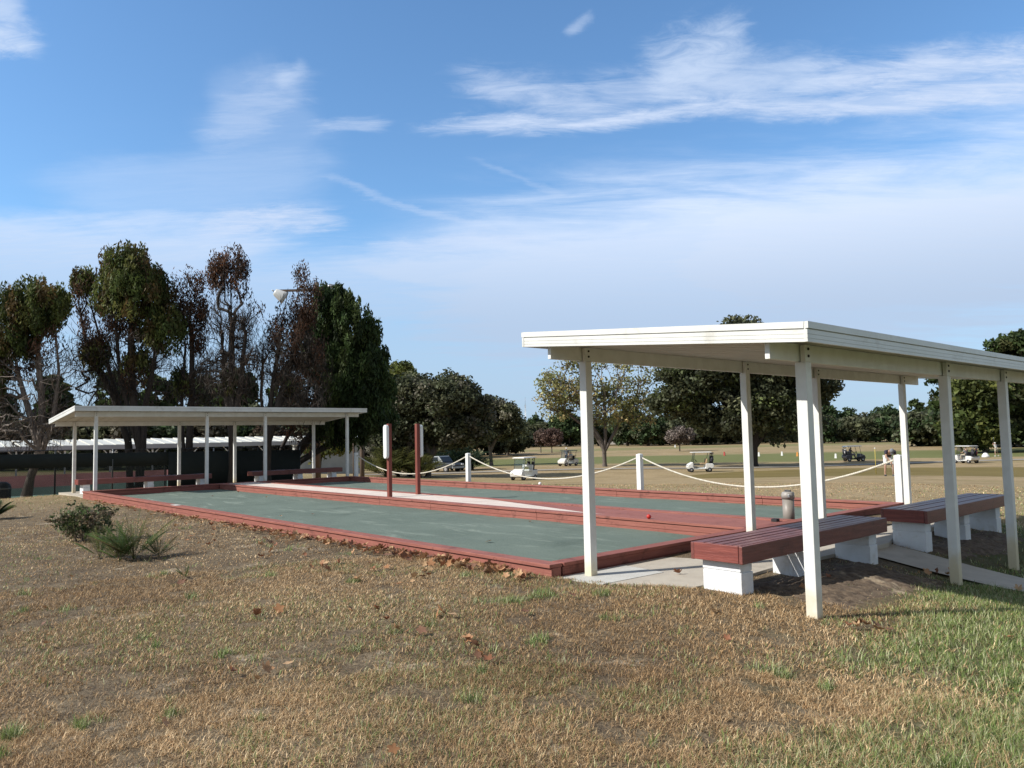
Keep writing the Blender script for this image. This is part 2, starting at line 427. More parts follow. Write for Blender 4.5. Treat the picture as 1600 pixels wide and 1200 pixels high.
def drape(name, line, width, mat, lift=.03, seg=1.0):
    pts = []
    for a, b_ in zip(line[:-1], line[1:]):
        a = np.array(a[:2]); b_ = np.array(b_[:2]); n = max(1, int(np.linalg.norm(b_-a)/seg))
        for i in range(n): pts.append(a+(b_-a)*i/n)
    pts.append(np.array(line[-1][:2])); pts = np.array(pts)
    for _ in range(6): pts[1:-1] = (pts[:-2]+2*pts[1:-1]+pts[2:])/4
    t = np.gradient(pts, axis=0); t /= np.linalg.norm(t, axis=1)[:, None]; nrm = np.c_[-t[:, 1], t[:, 0]]
    W = np.linspace(-.5, .5, 5)*width
    Vs = []
    for w in W:
        p = pts+nrm*w; Vs.append(np.c_[p, hz(p[:, 0], p[:, 1])+lift])
    Vs = np.stack(Vs, 1); n, k = Vs.shape[:2]; I = np.arange(n*k).reshape(n, k)
    Fq = np.c_[I[:-1, :-1].ravel(), I[:-1, 1:].ravel(), I[1:, 1:].ravel(), I[1:, :-1].ravel()][:, ::-1]
    o = np_obj(name, Vs.reshape(-1, 3), [Fq], mat, smooth=True); return tag(o, kind='structure')
# ------------------------------------------------------------------ bocce courts
L, W = 19.93, 9.07
ZT = .255; ZS = .075
def flat_court(name, y0, y1):
    xs = np.linspace(-L+.05, -.05, 120); ys = np.linspace(y0, y1, 24)
    A, B = np.meshgrid(xs, ys, indexing='ij')
    Z = ZS+(fbm(A*.8, B*1.5, 3)-.5)*.03+(fbm(A*4, B*4, 9)-.5)*.012
    I = np.arange(A.size).reshape(A.shape)
    Fq = np.c_[I[:-1, :-1].ravel(), I[1:, :-1].ravel(), I[1:, 1:].ravel(), I[:-1, 1:].ravel()]
    return tag(np_obj(name, np.c_[A.ravel(), B.ravel(), Z.ravel()], [Fq], court_m, smooth=True), kind='structure')
flat_court('court_surface', .05, 4.02); flat_court('court_surface', 5.40, W-.05)
def border(label, x0, x1, y0, y1, along, cap_w, joints, proud=0.0, zlow=-.12, group='red timber borders of the courts', mat=None, side='both'):
    """timber wall: capping boards on a stack of side boards"""
    t = thing('timber_border', label, 'timber border', ((x0+x1)/2, (y0+y1)/2, zlow), group=group)
    o = np.array(((x0+x1)/2, (y0+y1)/2, zlow))
    m_ = mat or (red_wood if along == 'x' else red_wood_y)
    cuts = [0.0]+joints+[1.0]
    for a, b_ in zip(cuts[:-1], cuts[1:]):
        g = .003
        mb = MB(); dz = random.uniform(-.003, .003); dy = random.uniform(-.004, .004)
        if along == 'x':
            xa, xb = x0+(x1-x0)*a+g, x0+(x1-x0)*b_-g
            mb.box(((xa+xb)/2-o[0], (y0+y1)/2-o[1]+dy, ZT-.019+dz-o[2]), (xb-xa, y1-y0+.03, .038))
        else:
            ya, yb = y0+(y1-y0)*a+g, y0+(y1-y0)*b_-g
            mb.box(((x0+x1)/2-o[0]+dy, (ya+yb)/2-o[1], ZT-.019+dz-o[2]), (x1-x0+.03, yb-ya, .038))
        mb.build('cap_board', m_, t, bevel=.005)
        sb = MB()
        h_ = ZT-.04-zlow
        lays = [(zlow, ZT-.135), (ZT-.131, ZT-.044)]
        for j, (za, zb) in enumerate(lays):
            ins = .004*j
            if along == 'x': sb.box(((xa+xb)/2-o[0], (y0+y1)/2-o[1], (za+zb)/2-o[2]), (xb-xa, y1-y0-.012-ins, zb-za))
            else: sb.box(((x0+x1)/2-o[0], (ya+yb)/2-o[1], (za+zb)/2-o[2]), (x1-x0-.012-ins, yb-ya, zb-za))
        sb.build('side_board', m_, t, bevel=.004)
    return t
nb = border('long red timber border beside the dry lawn, brown leaves drifted along it', -L, 0, 0, .16, 'x', .16, [.15, .40, .595, .70, .84])
border('red timber border at the near end of the courts, beside the concrete pad', -.16, 0, .178, W-.178, 'y', .16, [.33, .62])
border('red timber border at the far end of the courts, in front of the far shelter', -L, -L+.16, .178, W-.178, 'y', .16, [.3, .66])
border('long red timber border below the white posts and rope', -L, 0, W-.16, W, 'x', .16, [.12, .36, .48, .66, .86])
border('red timber wall along the middle walkway, facing the near court', -L+.178, -.178, 4.02, 4.2, 'x', .18, [.14, .33, .505, .61, .78])
border('red timber wall along the middle walkway, facing the far court', -L+.178, -.178, 5.21, 5.39, 'x', .18, [.2, .41, .63, .83])
pt = MB().box((.35*0-11.9-(-L/2), .065-.08, ZT+.12+.0035), (.36, .13, .004)); o = pt.build('bare_patch', concrete_new, nb); o['label'] = 'white worn patch on the red border'
# walkway: pale concrete tapering into a red deck
sheet('walkway', [(-L+.17, 4.212), (-2.2, 4.212), (-3.6, 4.36), (-7.2, 5.198), (-L+.17, 5.198)], ZT-.012, concrete_walk, .2)
dk = sheet('timber_deck', [(-2.2+.01, 4.212), (-.172, 4.212), (-.172, 5.17), (-7.1, 5.17), (-7.19, 5.198), (-3.59, 4.366)], ZT-.02, red_wood, .15, None)
tag(dk, 'red painted timber deck tapering along the middle walkway', 'deck')
mb = MB().box((0, 0, .02), (.09, .09, .05)); o = mb.build('dark_gap_block', black_mat, loc=(-.32, 5.10, ZT-.02)); tag(o, 'small black block standing for the dark end of a board gap in the red middle wall', 'board gap')  # black block stands in for the dark at the end of a board gap
# pads and paths
PADX = [0, .35, .65, 1.05, 1.36]; PADY = [.05, .1, .2, .45, .64]
pad = sheet('concrete_pad', list(zip(PADX, PADY))+[(1.42, 1.2), (1.36, 2.0), (1.4, 3.4), (1.5, 3.9), (1.5, 4.75), (1.36, 5.2), (1.3, 6.5), (1.34, 9.3), (0, 9.3)], .112, concrete, .3)
sheet('concrete_slab', [(.02, .06), (.62, .12), (.66, 1.05), (.02, 1.12)], .117, concrete_new, .1)
PATH = [np.array([1.2, 4.5]), gp(1399, 871)[:2], gp(1500, 894)[:2], gp(1600, 917)[:2]]; PATH.append(PATH[-1]+(PATH[-1]-PATH[-2])*2); PATH.append(PATH[-1]+(PATH[-1]-PATH[-2])*3)
drape('concrete_path', PATH, 1.0, concrete, .02, .4)
sheet('concrete_pad', [(-23.6, .1), (-L-.02, .1), (-L-.02, 9.4), (-23.6, 9.4)], .06, concrete, .4)
drape('cart_path', [gp(560, 742), gp(760, 737), gp(900, 733), gp(1010, 732), (gp(1130, 732)), gp(1250, 730), gp(1350, 726), gp(1470, 722), gp(1600, 718), gp(1900, 714)], 2.6, path_conc, .05, 2.0)
# ------------------------------------------------------------------ shelters
def shelter(label, xh, xl, ys, zb_h, zb_l, xe_h, xe_l, zt_h, zt_l, y0, y1, padz):
    """xh/xl: post rows at the high and low side; xe: roof edges; zt: roof top at those edges"""
    sg = 1 if xl > xh else -1
    t = thing('picnic_shelter', label, 'shelter', (xh, ys[0], padz), group='white flat roofed shelters at the ends of the courts')
    O = Vector((xh, ys[0], padz))
    slope = (zt_l-zt_h)/(xe_l-xe_h)
    zr = lambda x: zt_h+(x-xe_h)*slope
    FHH = .155
    # roof pan: shallow ribs running down the slope
    vs = []; fs = []
    xs = [xe_h+sg*.04, xe_l-sg*.04]
    prof = []
    y = y0+.04; n = int((y1-y0-.08)/.305); st = (y1-y0-.08)/n
    for i in range(n):
        b0 = y+i*st
        prof += [(b0, .05), (b0+.03, .05), (b0+.04, .0), (b0+st*.36, .0), (b0+st*.38, .012), (b0+st*.46, .012), (b0+st*.48, 0), (b0+st*.7, 0), (b0+st*.72, .012), (b0+st*.8, .012), (b0+st*.82, 0), (b0+st-.01, 0), (b0+st-.002, .05)]
    rp = MB()
    k = len(prof)
    for x in xs:
        for (yy, dz) in prof: vs.append(Vector((x, yy, zr(x)-FHH+.03+dz))-O)
    for x in xs:
        for (yy, dz) in prof: vs.append(Vector((x, yy, zr(x)-FHH+.034+max(dz, .07)))-O)
    for i in range(k-1):
        fs.append((i, i+1, k+i+1, k+i)); fs.append((2*k+i+1, 2*k+i, 3*k+i, 3*k+i+1))
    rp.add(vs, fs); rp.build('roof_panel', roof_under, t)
    # fascia gutters: cap strip, groove, ribbed face
    def fascia(p0, p1, nrm):
        p0 = Vector(p0)-O; p1 = Vector(p1)-O; nrm = Vector(nrm); mb = MB()
        for (z0, z1, th) in ((-.052, 0, .034), (-.060, -.052, .012), (-.094, -.060, .026), (-.097, -.094, .021), (-.127, -.097, .026), (-.130, -.127, .021), (-FHH, -.130, .026)):
            mb.span(p0+Vector((0, 0, (z0+z1)/2))+nrm*(th/2), p1+Vector((0, 0, (z0+z1)/2))+nrm*(th/2), th, z1-z0)
        return mb.build('fascia', metal_white, t)
    e = .03
    fascia((xe_h, y0, zr(xe_h)), (xe_l, y0, zr(xe_l)), (0, -1, 0)); fascia((xe_h, y1, zr(xe_h)), (xe_l, y1, zr(xe_l)), (0, 1, 0))
    fascia((xe_h, y0-e, zr(xe_h)), (xe_h, y1+e, zr(xe_h)), (-sg, 0, 0)); fascia((xe_l, y0-e, zr(xe_l)), (xe_l, y1+e, zr(xe_l)), (sg, 0, 0))
    # beams and posts
    for xr, zb in ((xh, zb_h), (xl, zb_l)):
        bt = zr(xr)-FHH+.026; bh = .15; bb = bt-bh
        off = -.027
        MB().box((xr+off-O.x, (y0+y1)/2-O.y, bt-bh/2-O.z), (.045, y1-y0-.16, bh)).build('beam', post_paint, t, bevel=.004)
        for j, yy in enumerate(ys):
            zb_ = zb[j]
            mb = MB()
            mb.box((xr-O.x, yy-O.y, (bb-.004+zb_-.3)/2-O.z), (.098, .098, bb-.004-zb_+.3))
            mb.box((xr+.026-O.x, yy-O.y, (bb+bt)/2-.006-O.z), (.046, .098, bh-.004))
            p = mb.build('post', post_paint, t, bevel=.006)
            for q in (.045, .105):
                c = Vector((xr+.0495-O.x, yy-O.y, bb+q-O.z))
                MB().tube([c, c+Vector((.008, 0, 0))], .012, 8).build('bolt', black_mat, p)
    return t
SH_R = shelter('near white shelter over two red slat benches, seen from below its roof', .2, 2.7, [.40, 3.57, 5.55, 8.74], [.1, .1, .1, .1], [.06, -.11, -.2, -.25], -.1, 3.05, 2.72, 2.44, -.2, 9.6, .1)
SH_L = shelter('distant white shelter before the dark screened fence and tall bare trees', -20.2, -22.9, [.40, 3.76, 5.79, 9.03], [.05]*4, [0]*4, -19.8, -23.3, 2.80, 2.50, -.25, 9.62, .05)
# ------------------------------------------------------------------ benches
def bench(label, x0, x1, y0, y1, zt, zg, blocks):
    c = Vector(((x0+x1)/2, (y0+y1)/2, zg)); t = thing('slat_bench', label, 'bench', c, group='red slat benches on white block legs')
    ns = 5; w = (x1-x0-.05)/ns
    for i in range(ns):
        xx = x0+.025+w*(i+.5)+random.uniform(-.003, .003)
        MB().box((xx-c.x, 0, zt-.019-zg+random.uniform(-.004, .003)), (w-.022, y1-y0-.075, .038), rz=random.uniform(-.0008, .0008)).build('slat', bench_wood, t, bevel=.005)
    hA = .165
    for s_ in (-1, 1):
        MB().box((s_*((x1-x0)/2-.019), 0, zt-hA/2-.002-zg), (.038, y1-y0, hA)).build('side_rail', bench_wood, t, bevel=.005)
        MB().box((0, s_*((y1-y0)/2-.015), zt-hA/2+.001-zg), (x1-x0-.08, .038, hA-.003)).build('end_rail', bench_end, t, bevel=.005)
    for (yb, zb) in blocks:
        mb = MB(); top = zt-.045; z = zb-.12
        mb.box((0+.0, yb-c.y, (top+.2*0+zb+.215)/2-zg+0), (.42, .2, top-(zb+.215)))
        mb.box((.004, yb-c.y+.003, (zb+.205+z)/2-zg), (.424, .204, zb+.205-z))
        mb.box((0, yb-c.y, zb+.21-zg), (.405, .188, .012))
        mb.build('block_leg', block_white, t, bevel=.008)
    return t
bench('red slat bench nearest the camera, under the near white shelter', 1.34, 1.91, .61, 3.76, .55, .1, [(.79, .08), (2.08, .06), (3.52, .04)])
bench('second red slat bench under the near shelter, beyond the concrete path', 1.34, 1.93, 4.93, 8.22, .535, .05, [(5.16, .03), (6.6, .0), (7.95, -.02)])
bench('long red bench at the left under the distant white shelter', -22.35, -21.85, .3, 4.55, .52, .06, [(.55, .06), (2.5, .06), (4.25, .06)])
bench('red bench at the right under the distant white shelter', -22.35, -21.85, 6.05, 9.75, .52, .06, [(6.4, .06), (7.95, .06), (9.4, .06)])
# ------------------------------------------------------------------ scoreboard posts
def score_post(label, x, y, s_):
    t = thing('scoreboard_post', label, 'scoreboard post', (x, y, ZT-.01), group='red posts on the middle walkway')
    MB().box((0, 0, .865), (.092, .092, 1.73)).build('post', post_red, t, bevel=.006)
    prof = []
    n = 10; w = .075; z0, z1 = .98, 1.63
    for i in range(n+1): a = math.pi*i/n; prof.append((w*math.cos(a), z1+w*math.sin(a)))
    for i in range(n+1): a = math.pi+math.pi*i/n; prof.append((w*math.cos(a), z0+w*math.sin(a)))
    mb = MB(); ya, yb = (s_*.048, s_*.125)
    mb.extrude(prof, min(ya, yb), max(ya, yb))
    mb.build('score_panel', white_paint, t, bevel=.012)
    return t
score_post('red wooden post with white rounded panel facing the near court', -9.80, 4.265, -1)
score_post('red wooden post with white rounded panel facing the far court', -9.9, 5.145, 1)
# ------------------------------------------------------------------ rope barrier
RP = [(-20.1, 9.35), (-13.1, 9.25), (-6.25, 9.2), (-.1, 9.16)]
RL = ['white square rope post behind the far white shelter', 'white square rope post between the red scoreboard posts and the front golf cart', 'white square rope post in front of the sparse yellow green tree', 'white square rope post beside the shelter, where the last rope ends']
for (x, y), lb in zip(RP, RL):
    g = h1(x, y); mb = MB(); zt = 1.11
    mb.box((0, 0, (zt-g+.1)/2-.1), (.125, .125, zt-g+.1)); mb.add([(-.0625, -.0625, zt-g), (.0625, -.0625, zt-g), (.0625, .0625, zt-g), (-.0625, .0625, zt-g), (0, 0, zt-g+.02)], [(0, 1, 4), (1, 2, 4), (2, 3, 4), (3, 0, 4)])
    t = thing('rope_post', lb, 'post', (x, y, g), group='white posts of the rope barrier')
    mb.build('post', white_paint, t, bevel=.006)
    rg = MB(); 
    for s_ in (-1, 1): rg.tube([(s_*.062, 0, zt-g-.09), (s_*.09, 0, zt-g-.09)], .012, 6)
    rg.build('eye_bolt', galv, t)
def rope(p0, p1, sag, label):
    mb = MB(); n = 90; p0 = Vector(p0); p1 = Vector(p1); base = []
    for i in range(n+1):
        s = i/n; p = p0.lerp(p1, s); p.z -= sag*4*s*(1-s); base.append(p)
    Ln = (p1-p0).length; d = (p1-p0).normalized(); a = Vector((-d.y, d.x, 0)); b_ = Vector((0, 0, 1))
    m_ = int(Ln*18)*6
    for ph in range(3):
        pts = []
        for i in range(m_+1):
            s = i/m_; q = s*n; j = min(int(q), n-1); p = base[j].lerp(base[j+1], q-j)
            an = 2*math.pi*(s*Ln*9)+ph*2*math.pi/3
            pts.append(p+(a*math.cos(an)+b_*math.sin(an))*.0105)
        mb.tube(pts, .0105, 5)
    o = mb.build('barrier_rope', rope_mat); tag(o, label, 'rope', 'white ropes between the posts'); return o
for i, lb in enumerate(['white rope sagging behind the two red scoreboard posts', 'white rope sagging in front of the nearest golf cart', 'white rope sagging beneath the white golf cart with tan seats']):
    (x0, y0), (x1, y1) = RP[i], RP[i+1]
    rope((x0+.09, y0, 1.02), (x1-.09, y1, 1.02), (.62, .60, .60)[i], lb)
# ------------------------------------------------------------------ storage tube, balls
t = thing('storage_tube', 'grey brown capped storage tube standing at the end of the far court', 'storage tube', (-.35, 5.56, ZS)); t.scale = (1, 1, .87)
pipe_m = surf('pipe_plastic', (.27, .245, .215), (.215, .195, .17), 4, .45, stain=(.16, .13, .11), stain_amt=.4, obj_coord=True)
MB().lathe([(0, 0), (.088, 0), (.088, .56), (.0, .56)], n=24).build('tube', pipe_m, t)
MB().lathe([(.088, .545), (.098, .545), (.098, .63), (.09, .64), (.09, .66), (.05, .672), (0, .672)], n=24).build('cap', surf('pipe_cap', (.33, .31, .285), (.26, .245, .225), 4, .45), t)
MB().box((.06, -.085, .60), (.035, .02, .05)).build('latch', steel, t, bevel=.004)
MB().box((0, 0, .685), (.10, .03, .03)).build('cap_handle', cart_dark, t, bevel=.006)
o = MB().sphere((0, 0, .037), .037, 16, 10).build('bocce_ball', flat('ball_red', (.55, .035, .025), .4), loc=(-1.95, 4.1, ZT)); tag(o, 'small bright red ball on the middle red wall', 'ball')
pb = np.array([-9.0, 8.99]); o = MB().sphere((0, 0, .045), .045, 16, 10).build('bocce_ball', white_paint, loc=(-9.6, 8.99, ZT)); tag(o, 'small white ball on the far red border, below the golf cart', 'ball')

#PART2
# ------------------------------------------------------------------ tennis fence, court, shed
def tz(x, y): return h1(x, y)
sheet('tennis_court', [(-26.2, -22), (-26.2, 11.6), (-60, 20), (-60, -30)], -.50, surf('court_red', (.23, .075, .06), (.18, .06, .05), 1.5, .9), .4)
for (a, b_, c, d) in ((-28, -40.5, -20, 10.5), (-46, -56, -24, -1)):
    sheet('tennis_court', [(a, c), (a, d), (b_, d), (b_, c)], -.494, surf('court_green', (.07, .12, .085), (.055, .10, .07), 1.5, .9))
FX = -25.6; FY0, FY1 = -9.0, 9.75
ft = thing('chainlink_fence', 'dark screened chain link fence behind the distant white shelter', 'fence', (FX, 0, -.3))
fz = lambda y: -.12-.028*max(0, y)
ftop = lambda y: 1.42-.012*(y+1.3)
yp = np.arange(FY0, FY1+.01, 1.875)
for j, y in enumerate(yp):
    hh = ftop(y)+.08
    MB().tube([(0, y, fz(y)-.3+.3), (0, y, hh+.3)], .028, 8).build('fence_post', galv if j % 2 == 0 else cart_dark, ft)
for zt_ in (0,):
    MB().tube([(0, FY0, ftop(FY0)+.06+.3), (0, FY1, ftop(FY1)+.06+.3)], .02, 6).build('top_rail', cart_dark, ft)
def screen(ya, yb, za, zb, nm='windscreen'):
    n = 30; vs = []; fs = []
    for i in range(n+1):
        y = ya+(yb-ya)*i/n; w = math.sin(i*2.1)*.012+math.sin(i*.7)*.015
        for z in (za(y), (za(y)+zb(y))/2, zb(y)): vs.append((.04+w*(1 if z != zb(y) else .2), y, z+.3))
    for i in range(n):
        for k in range(2): a = i*3+k; fs.append((a, a+3, a+4, a+1))
    o = MB().add(vs, fs, True).build(nm, dark_screen, ft); s_ = o.modifiers.new('solid', 'SOLIDIFY'); s_.thickness = .004
screen(FY0, 4.2, lambda y: ftop(y)-.56, lambda y: ftop(y)-.06)
def mesh_mat():
    m, nt, b, out = newmat('mesh_screen'); k = NT(nt); b.inputs['Base Color'].default_value = (.012, .018, .016, 1); b.inputs['Roughness'].default_value = .9
    tr = k.n('ShaderNodeBsdfTransparent'); mx = k.n('ShaderNodeMixShader'); pos = k.n('ShaderNodeNewGeometry').outputs['Position']
    k.lk(k.math('ADD', .64, k.math('MULTIPLY', k.noise(pos, 1.5, 3), .24)), mx.inputs[0]); k.lk(tr.outputs[0], mx.inputs[1]); k.lk(b.outputs[0], mx.inputs[2]); k.lk(mx.outputs[0], out.inputs[0]); return m
MESH = mesh_mat()
mo = MB(); n = 40
for i in range(n):
    ya = FY0+(4.2-FY0)*i/n; yb = FY0+(4.2-FY0)*(i+1)/n; q = lambda y: .035+.01*math.sin(y*3.1)
    mo.add([(q(ya), ya, fz(ya)+.33), (q(yb), yb, fz(yb)+.33), (q(yb), yb, ftop(yb)-.55+.3), (q(ya), ya, ftop(ya)-.55+.3)], [(0, 1, 2, 3)])
mo.build('mesh_screen', MESH, ft)
screen(4.22, FY1, lambda y: fz(y)+.05, lambda y: ftop(y)-.06)
# chain mesh as thin woven wires
wv = MB(); wv2 = []
step = .065; H_ = 1.4; v0 = []; f0 = []
for sgn in (-1, 1):
    y = FY0-H_
    while y < 4.3:
        ya, yb = (y, y+H_)
        p0 = np.array((.0+.006*sgn, ya if sgn > 0 else yb, 0.0)); p1 = np.array((.0+.006*sgn, yb if sgn > 0 else ya, H_))
        if min(ya, yb) > FY0 and max(ya, yb) < 4.9:
            p0[2] = fz(p0[1])+.3; p1[2] = ftop(p1[1])+.3
            w = .0017; o_ = len(v0)
            for p in (p0, p1):
                for q in ((-w, 0), (w*.5, w), (w*.5, -w)): v0.append((p[0]+q[0], p[1]+q[1], p[2]))
            f0 += [(o_, o_+1, o_+4, o_+3), (o_+1, o_+2, o_+5, o_+4), (o_+2, o_, o_+3, o_+5)]
        y += step
MB().add(v0, f0).build('chain_mesh', cart_dark, ft)
# shed with a long sunlit roof on braced posts
sx = -65.0
st_ = thing('tennis_shelter', 'long white roofed open shelter beyond the dark tennis fence', 'shelter', (sx, 0, -1.0))
y0s, y1s = -9.0, 29.5
nr = int((y1s-y0s)/.95); rv = []; rf = []
mb = MB()
zA, zB = 1.62+1.0, 2.08+1.0
for i in range(nr):
    ya = y0s+(y1s-y0s)*i/nr; yb = ya+(y1s-y0s)/nr
    mb.add([(1.3, ya, zA+.03), (1.3, yb, zA), (-2.6, yb, zB), (-2.6, ya, zB+.075), (1.3, ya, zA-.03), (1.3, yb, zA-.05), (-2.6, yb, zB-.06), (-2.6, ya, zB-.05)],
           [(0, 1, 2, 3), (7, 6, 5, 4), (0, 4, 5, 1), (2, 6, 7, 3), (1, 5, 6, 2), (3, 7, 4, 0)])
mb.build('roof', surf('shed_roof', (.72, .71, .64), (.62, .60, .52), .8, .5, stain=(.4, .37, .3), stain_amt=.4), st_)
MB().box((1.32, (y0s+y1s)/2, zA-.2), (.05, y1s-y0s, .34)).build('fascia', surf('shed_fascia', (.40, .41, .42), (.33, .34, .35), 1, .6), st_)
y = y0s+1.0; k_ = 0
while y < y1s-1:
    p = MB(); p.box((1.1, y, (zA-.2)/2-.3), (.11, .11, zA+.4))
    for s_ in (-1, 1): p.span((1.1, y, zA-.95), (1.1, y+s_*.55, zA-.36), .07, .07)
    p.build('braced_post', white_paint, st_); y += 3.3
ew = MB(); ew.box((-.6, y1s+3.1, .85), (3.6, 6.1, 2.9+1.0)); 
ew.build('store_wall', surf('shed_wall', (.42, .43, .41), (.36, .37, .35), .9, .75), st_)
MB().add([(1.5, y1s-.1, 2.80), (1.5, y1s+6.4, 2.80), (-.6, y1s+6.4, 3.05), (-.6, y1s-.1, 3.05), (-2.7, y1s+6.4, 2.80), (-2.7, y1s-.1, 2.80), (1.5, y1s-.1, 2.84), (1.5, y1s+6.4, 2.84), (-.6, y1s+6.4, 3.11), (-.6, y1s-.1, 3.11), (-2.7, y1s+6.4, 2.84), (-2.7, y1s-.1, 2.84)],
     [(6, 7, 8, 9), (9, 8, 10, 11), (0, 3, 2, 1), (3, 5, 4, 2), (0, 1, 7, 6), (4, 5, 11, 10), (0, 6, 9, 3), (3, 9, 11, 5), (1, 2, 8, 7), (2, 4, 10, 8)]).build('store_roof', metal_white, st_)
# ------------------------------------------------------------------ trees
def quad_frusta(P0, P1, R0, R1, n):
    d = P1-P0; ln = np.linalg.norm(d, axis=1, keepdims=True); d = d/np.maximum(ln, 1e-6)
    ref = np.where(np.abs(d[:, 2:3]) < .9, np.array([[0, 0, 1.]]), np.array([[1., 0, 0]]))
    a = np.cross(d, ref); a /= np.linalg.norm(a, axis=1, keepdims=True); b = np.cross(d, a)
    t = np.arange(n)/n*2*np.pi
    ring = a[:, None]*np.cos(t)[None, :, None]+b[:, None]*np.sin(t)[None, :, None]
    v0 = P0[:, None]+ring*R0[:, None, None]; v1 = P1[:, None]+ring*R1[:, None, None]
    Vv = np.concatenate([v0, v1], 1).reshape(-1, 3)
    base = (np.arange(len(P0))*2*n)[:, None]; k = np.arange(n)[None]
    Fq = np.stack([base+k, base+(k+1) % n, base+n+(k+1) % n, base+n+k], -1).reshape(-1, 4)
    return Vv, Fq
def skeleton(rs, stems, targets, k_up=1.0, seg=.5, arch=.12, jit=.05):
    """stems: list of polylines sharing a root; targets joined nearest first"""
    N = []; Pa = []; elig = []
    for st in stems:
        prev = -1 if not N else 0
        for i, p in enumerate(st):
            if i == 0 and N: continue
            N.append(np.array(p, float)); Pa.append(prev); elig.append(i >= max(1, int(len(st)*.35))); prev = len(N)-1
    tips = []
    c = np.mean([s[-1] for s in stems], axis=0)
    order = np.argsort(np.linalg.norm((targets-c)*np.array([1, 1, .8]), axis=1))
    NA = np.array(N); 
    cap = 60000; buf = np.zeros((cap, 3)); buf[:len(N)] = NA; ok = np.zeros(cap, bool); ok[:len(N)] = elig
    n = len(N); par = Pa
    for ti in order:
        t = targets[ti]; D = t-buf[:n]; d = np.linalg.norm(D, axis=1)+1e-6
        cosz = D[:, 2]/d
        cost = d*(1+k_up*(1-cosz)); cost[~ok[:n]] = 1e9
        j = int(np.argmin(cost)); p = buf[j]; dist = d[j]
        m = max(1, int(math.ceil(dist/seg)))
        ctrl = (p+t)/2+np.array([0, 0, -arch*dist]) + rs.normal(0, jit*dist, 3)
        if k_up > 2: ctrl = p*.45+t*.55+np.array([0, 0, -.06*dist])+(t-p)*np.array([.18, .18, 0])
        prev = j
        for i in range(1, m+1):
            s = i/m; q = (1-s)**2*p+2*s*(1-s)*ctrl+s*s*t
            if i < m: q = q+rs.normal(0, jit*.25*seg, 3)
            buf[n] = q; ok[n] = True; par.append(prev); prev = n; n += 1
        tips.append(prev)
    return buf[:n].copy(), np.array(par[:n]), np.array(tips)
def radii(par, tips, r_tip, power, n, rmax):
    w = np.zeros(n); w[tips] = 1
    for i in range(n-1, 0, -1):
        if par[i] >= 0: w[par[i]] += w[i]
    w = np.maximum(w, 1); r = r_tip*w**(1/power)
    return r*np.minimum(1, rmax/r.max()) if r.max() > rmax else r
def wood_mesh(name, nodes, par, r, mat, flare=1.5):
    i = np.where(par >= 0)[0]; p = par[i]
    P0 = nodes[p]; P1 = nodes[i]; R0 = r[p].copy(); R1 = r[i]
    R0 = np.minimum(R0, R1*1.35); 
    zb = nodes[:, 2].min(); H = nodes[:, 2].max()-zb
    root = p == 0; R0 = np.where(root, R1*flare, R0)
    big = R1 > .06; mid = (~big) & (R1 > .025); sm = (~big) & (~mid)
    VV = []; FF = []; o = 0
    for msk, n in ((big, 9), (mid, 5), (sm, 3)):
        if not msk.any(): continue
        v, f = quad_frusta(P0[msk], P1[msk], R0[msk], R1[msk], n); VV.append(v); FF.append(f+o); o += len(v)
    return np_mesh(name, np.concatenate(VV), FF, mat, smooth=True)
def leaf_mesh(name, rs, centers, rad, per, size, cols, var=.25, flat_=.6, aspect=1.6, upb=.3, tint=None, mat=None, hang=0.0, upright=0.0):
    """centers (n,3); per leaves each; cols list of base colours picked per cluster, tint: optional cluster index array"""
    n = len(centers); k = per
    C = np.repeat(centers, k, axis=0); m = len(C)
    off = rs.normal(0, 1, (m, 3)); off /= np.linalg.norm(off, axis=1, keepdims=True); off *= (rs.random((m, 1))**.45)
    off *= np.array([1, 1, flat_]); rr = rad if np.isscalar(rad) else np.repeat(rad, k)[:, None]
    C = C+off*rr; C[:, 2] -= hang*rs.random(m)
    nrm = rs.normal(0, 1, (m, 3)); nrm[:, 2] += upb*2; nrm /= np.linalg.norm(nrm, axis=1, keepdims=True)
    a = np.cross(nrm, rs.normal(0, 1, (m, 3))); a /= np.linalg.norm(a, axis=1, keepdims=True)
    if upright:
        rad_ = C-np.repeat(centers, k, axis=0)*0; a = rs.normal(0, .42, (m, 3)); a[:, 2] += upright; a /= np.linalg.norm(a, axis=1, keepdims=True); nrm = np.cross(a, rs.normal(0, 1, (m, 3))); nrm /= np.linalg.norm(nrm, axis=1, keepdims=True)
    b = np.cross(nrm, a)
    s = size*(.6+.8*rs.random((m, 1)))
    Vv = np.stack([C-a*s*aspect/2, C-b*s/2+nrm*s*.12, C+a*s*aspect/2, C+b*s/2+nrm*s*.12], 1).reshape(-1, 3)
    Fq = np.arange(m*4).reshape(m, 4)
    cols = np.array(cols); ci = rs.integers(0, len(cols), n) if tint is None else tint
    cc = np.repeat(cols[ci], k, axis=0)*(1+var*rs.normal(0, 1, (m, 1))).clip(.35, 2.0)
    cl = np.repeat((1+.3*rs.normal(0, 1, (n, 1))).clip(.5, 1.7), k, axis=0)
    cc = np.repeat(cc*cl, 4, axis=0)
    return np_mesh(name, Vv, [Fq], mat or leaf_m, cc)
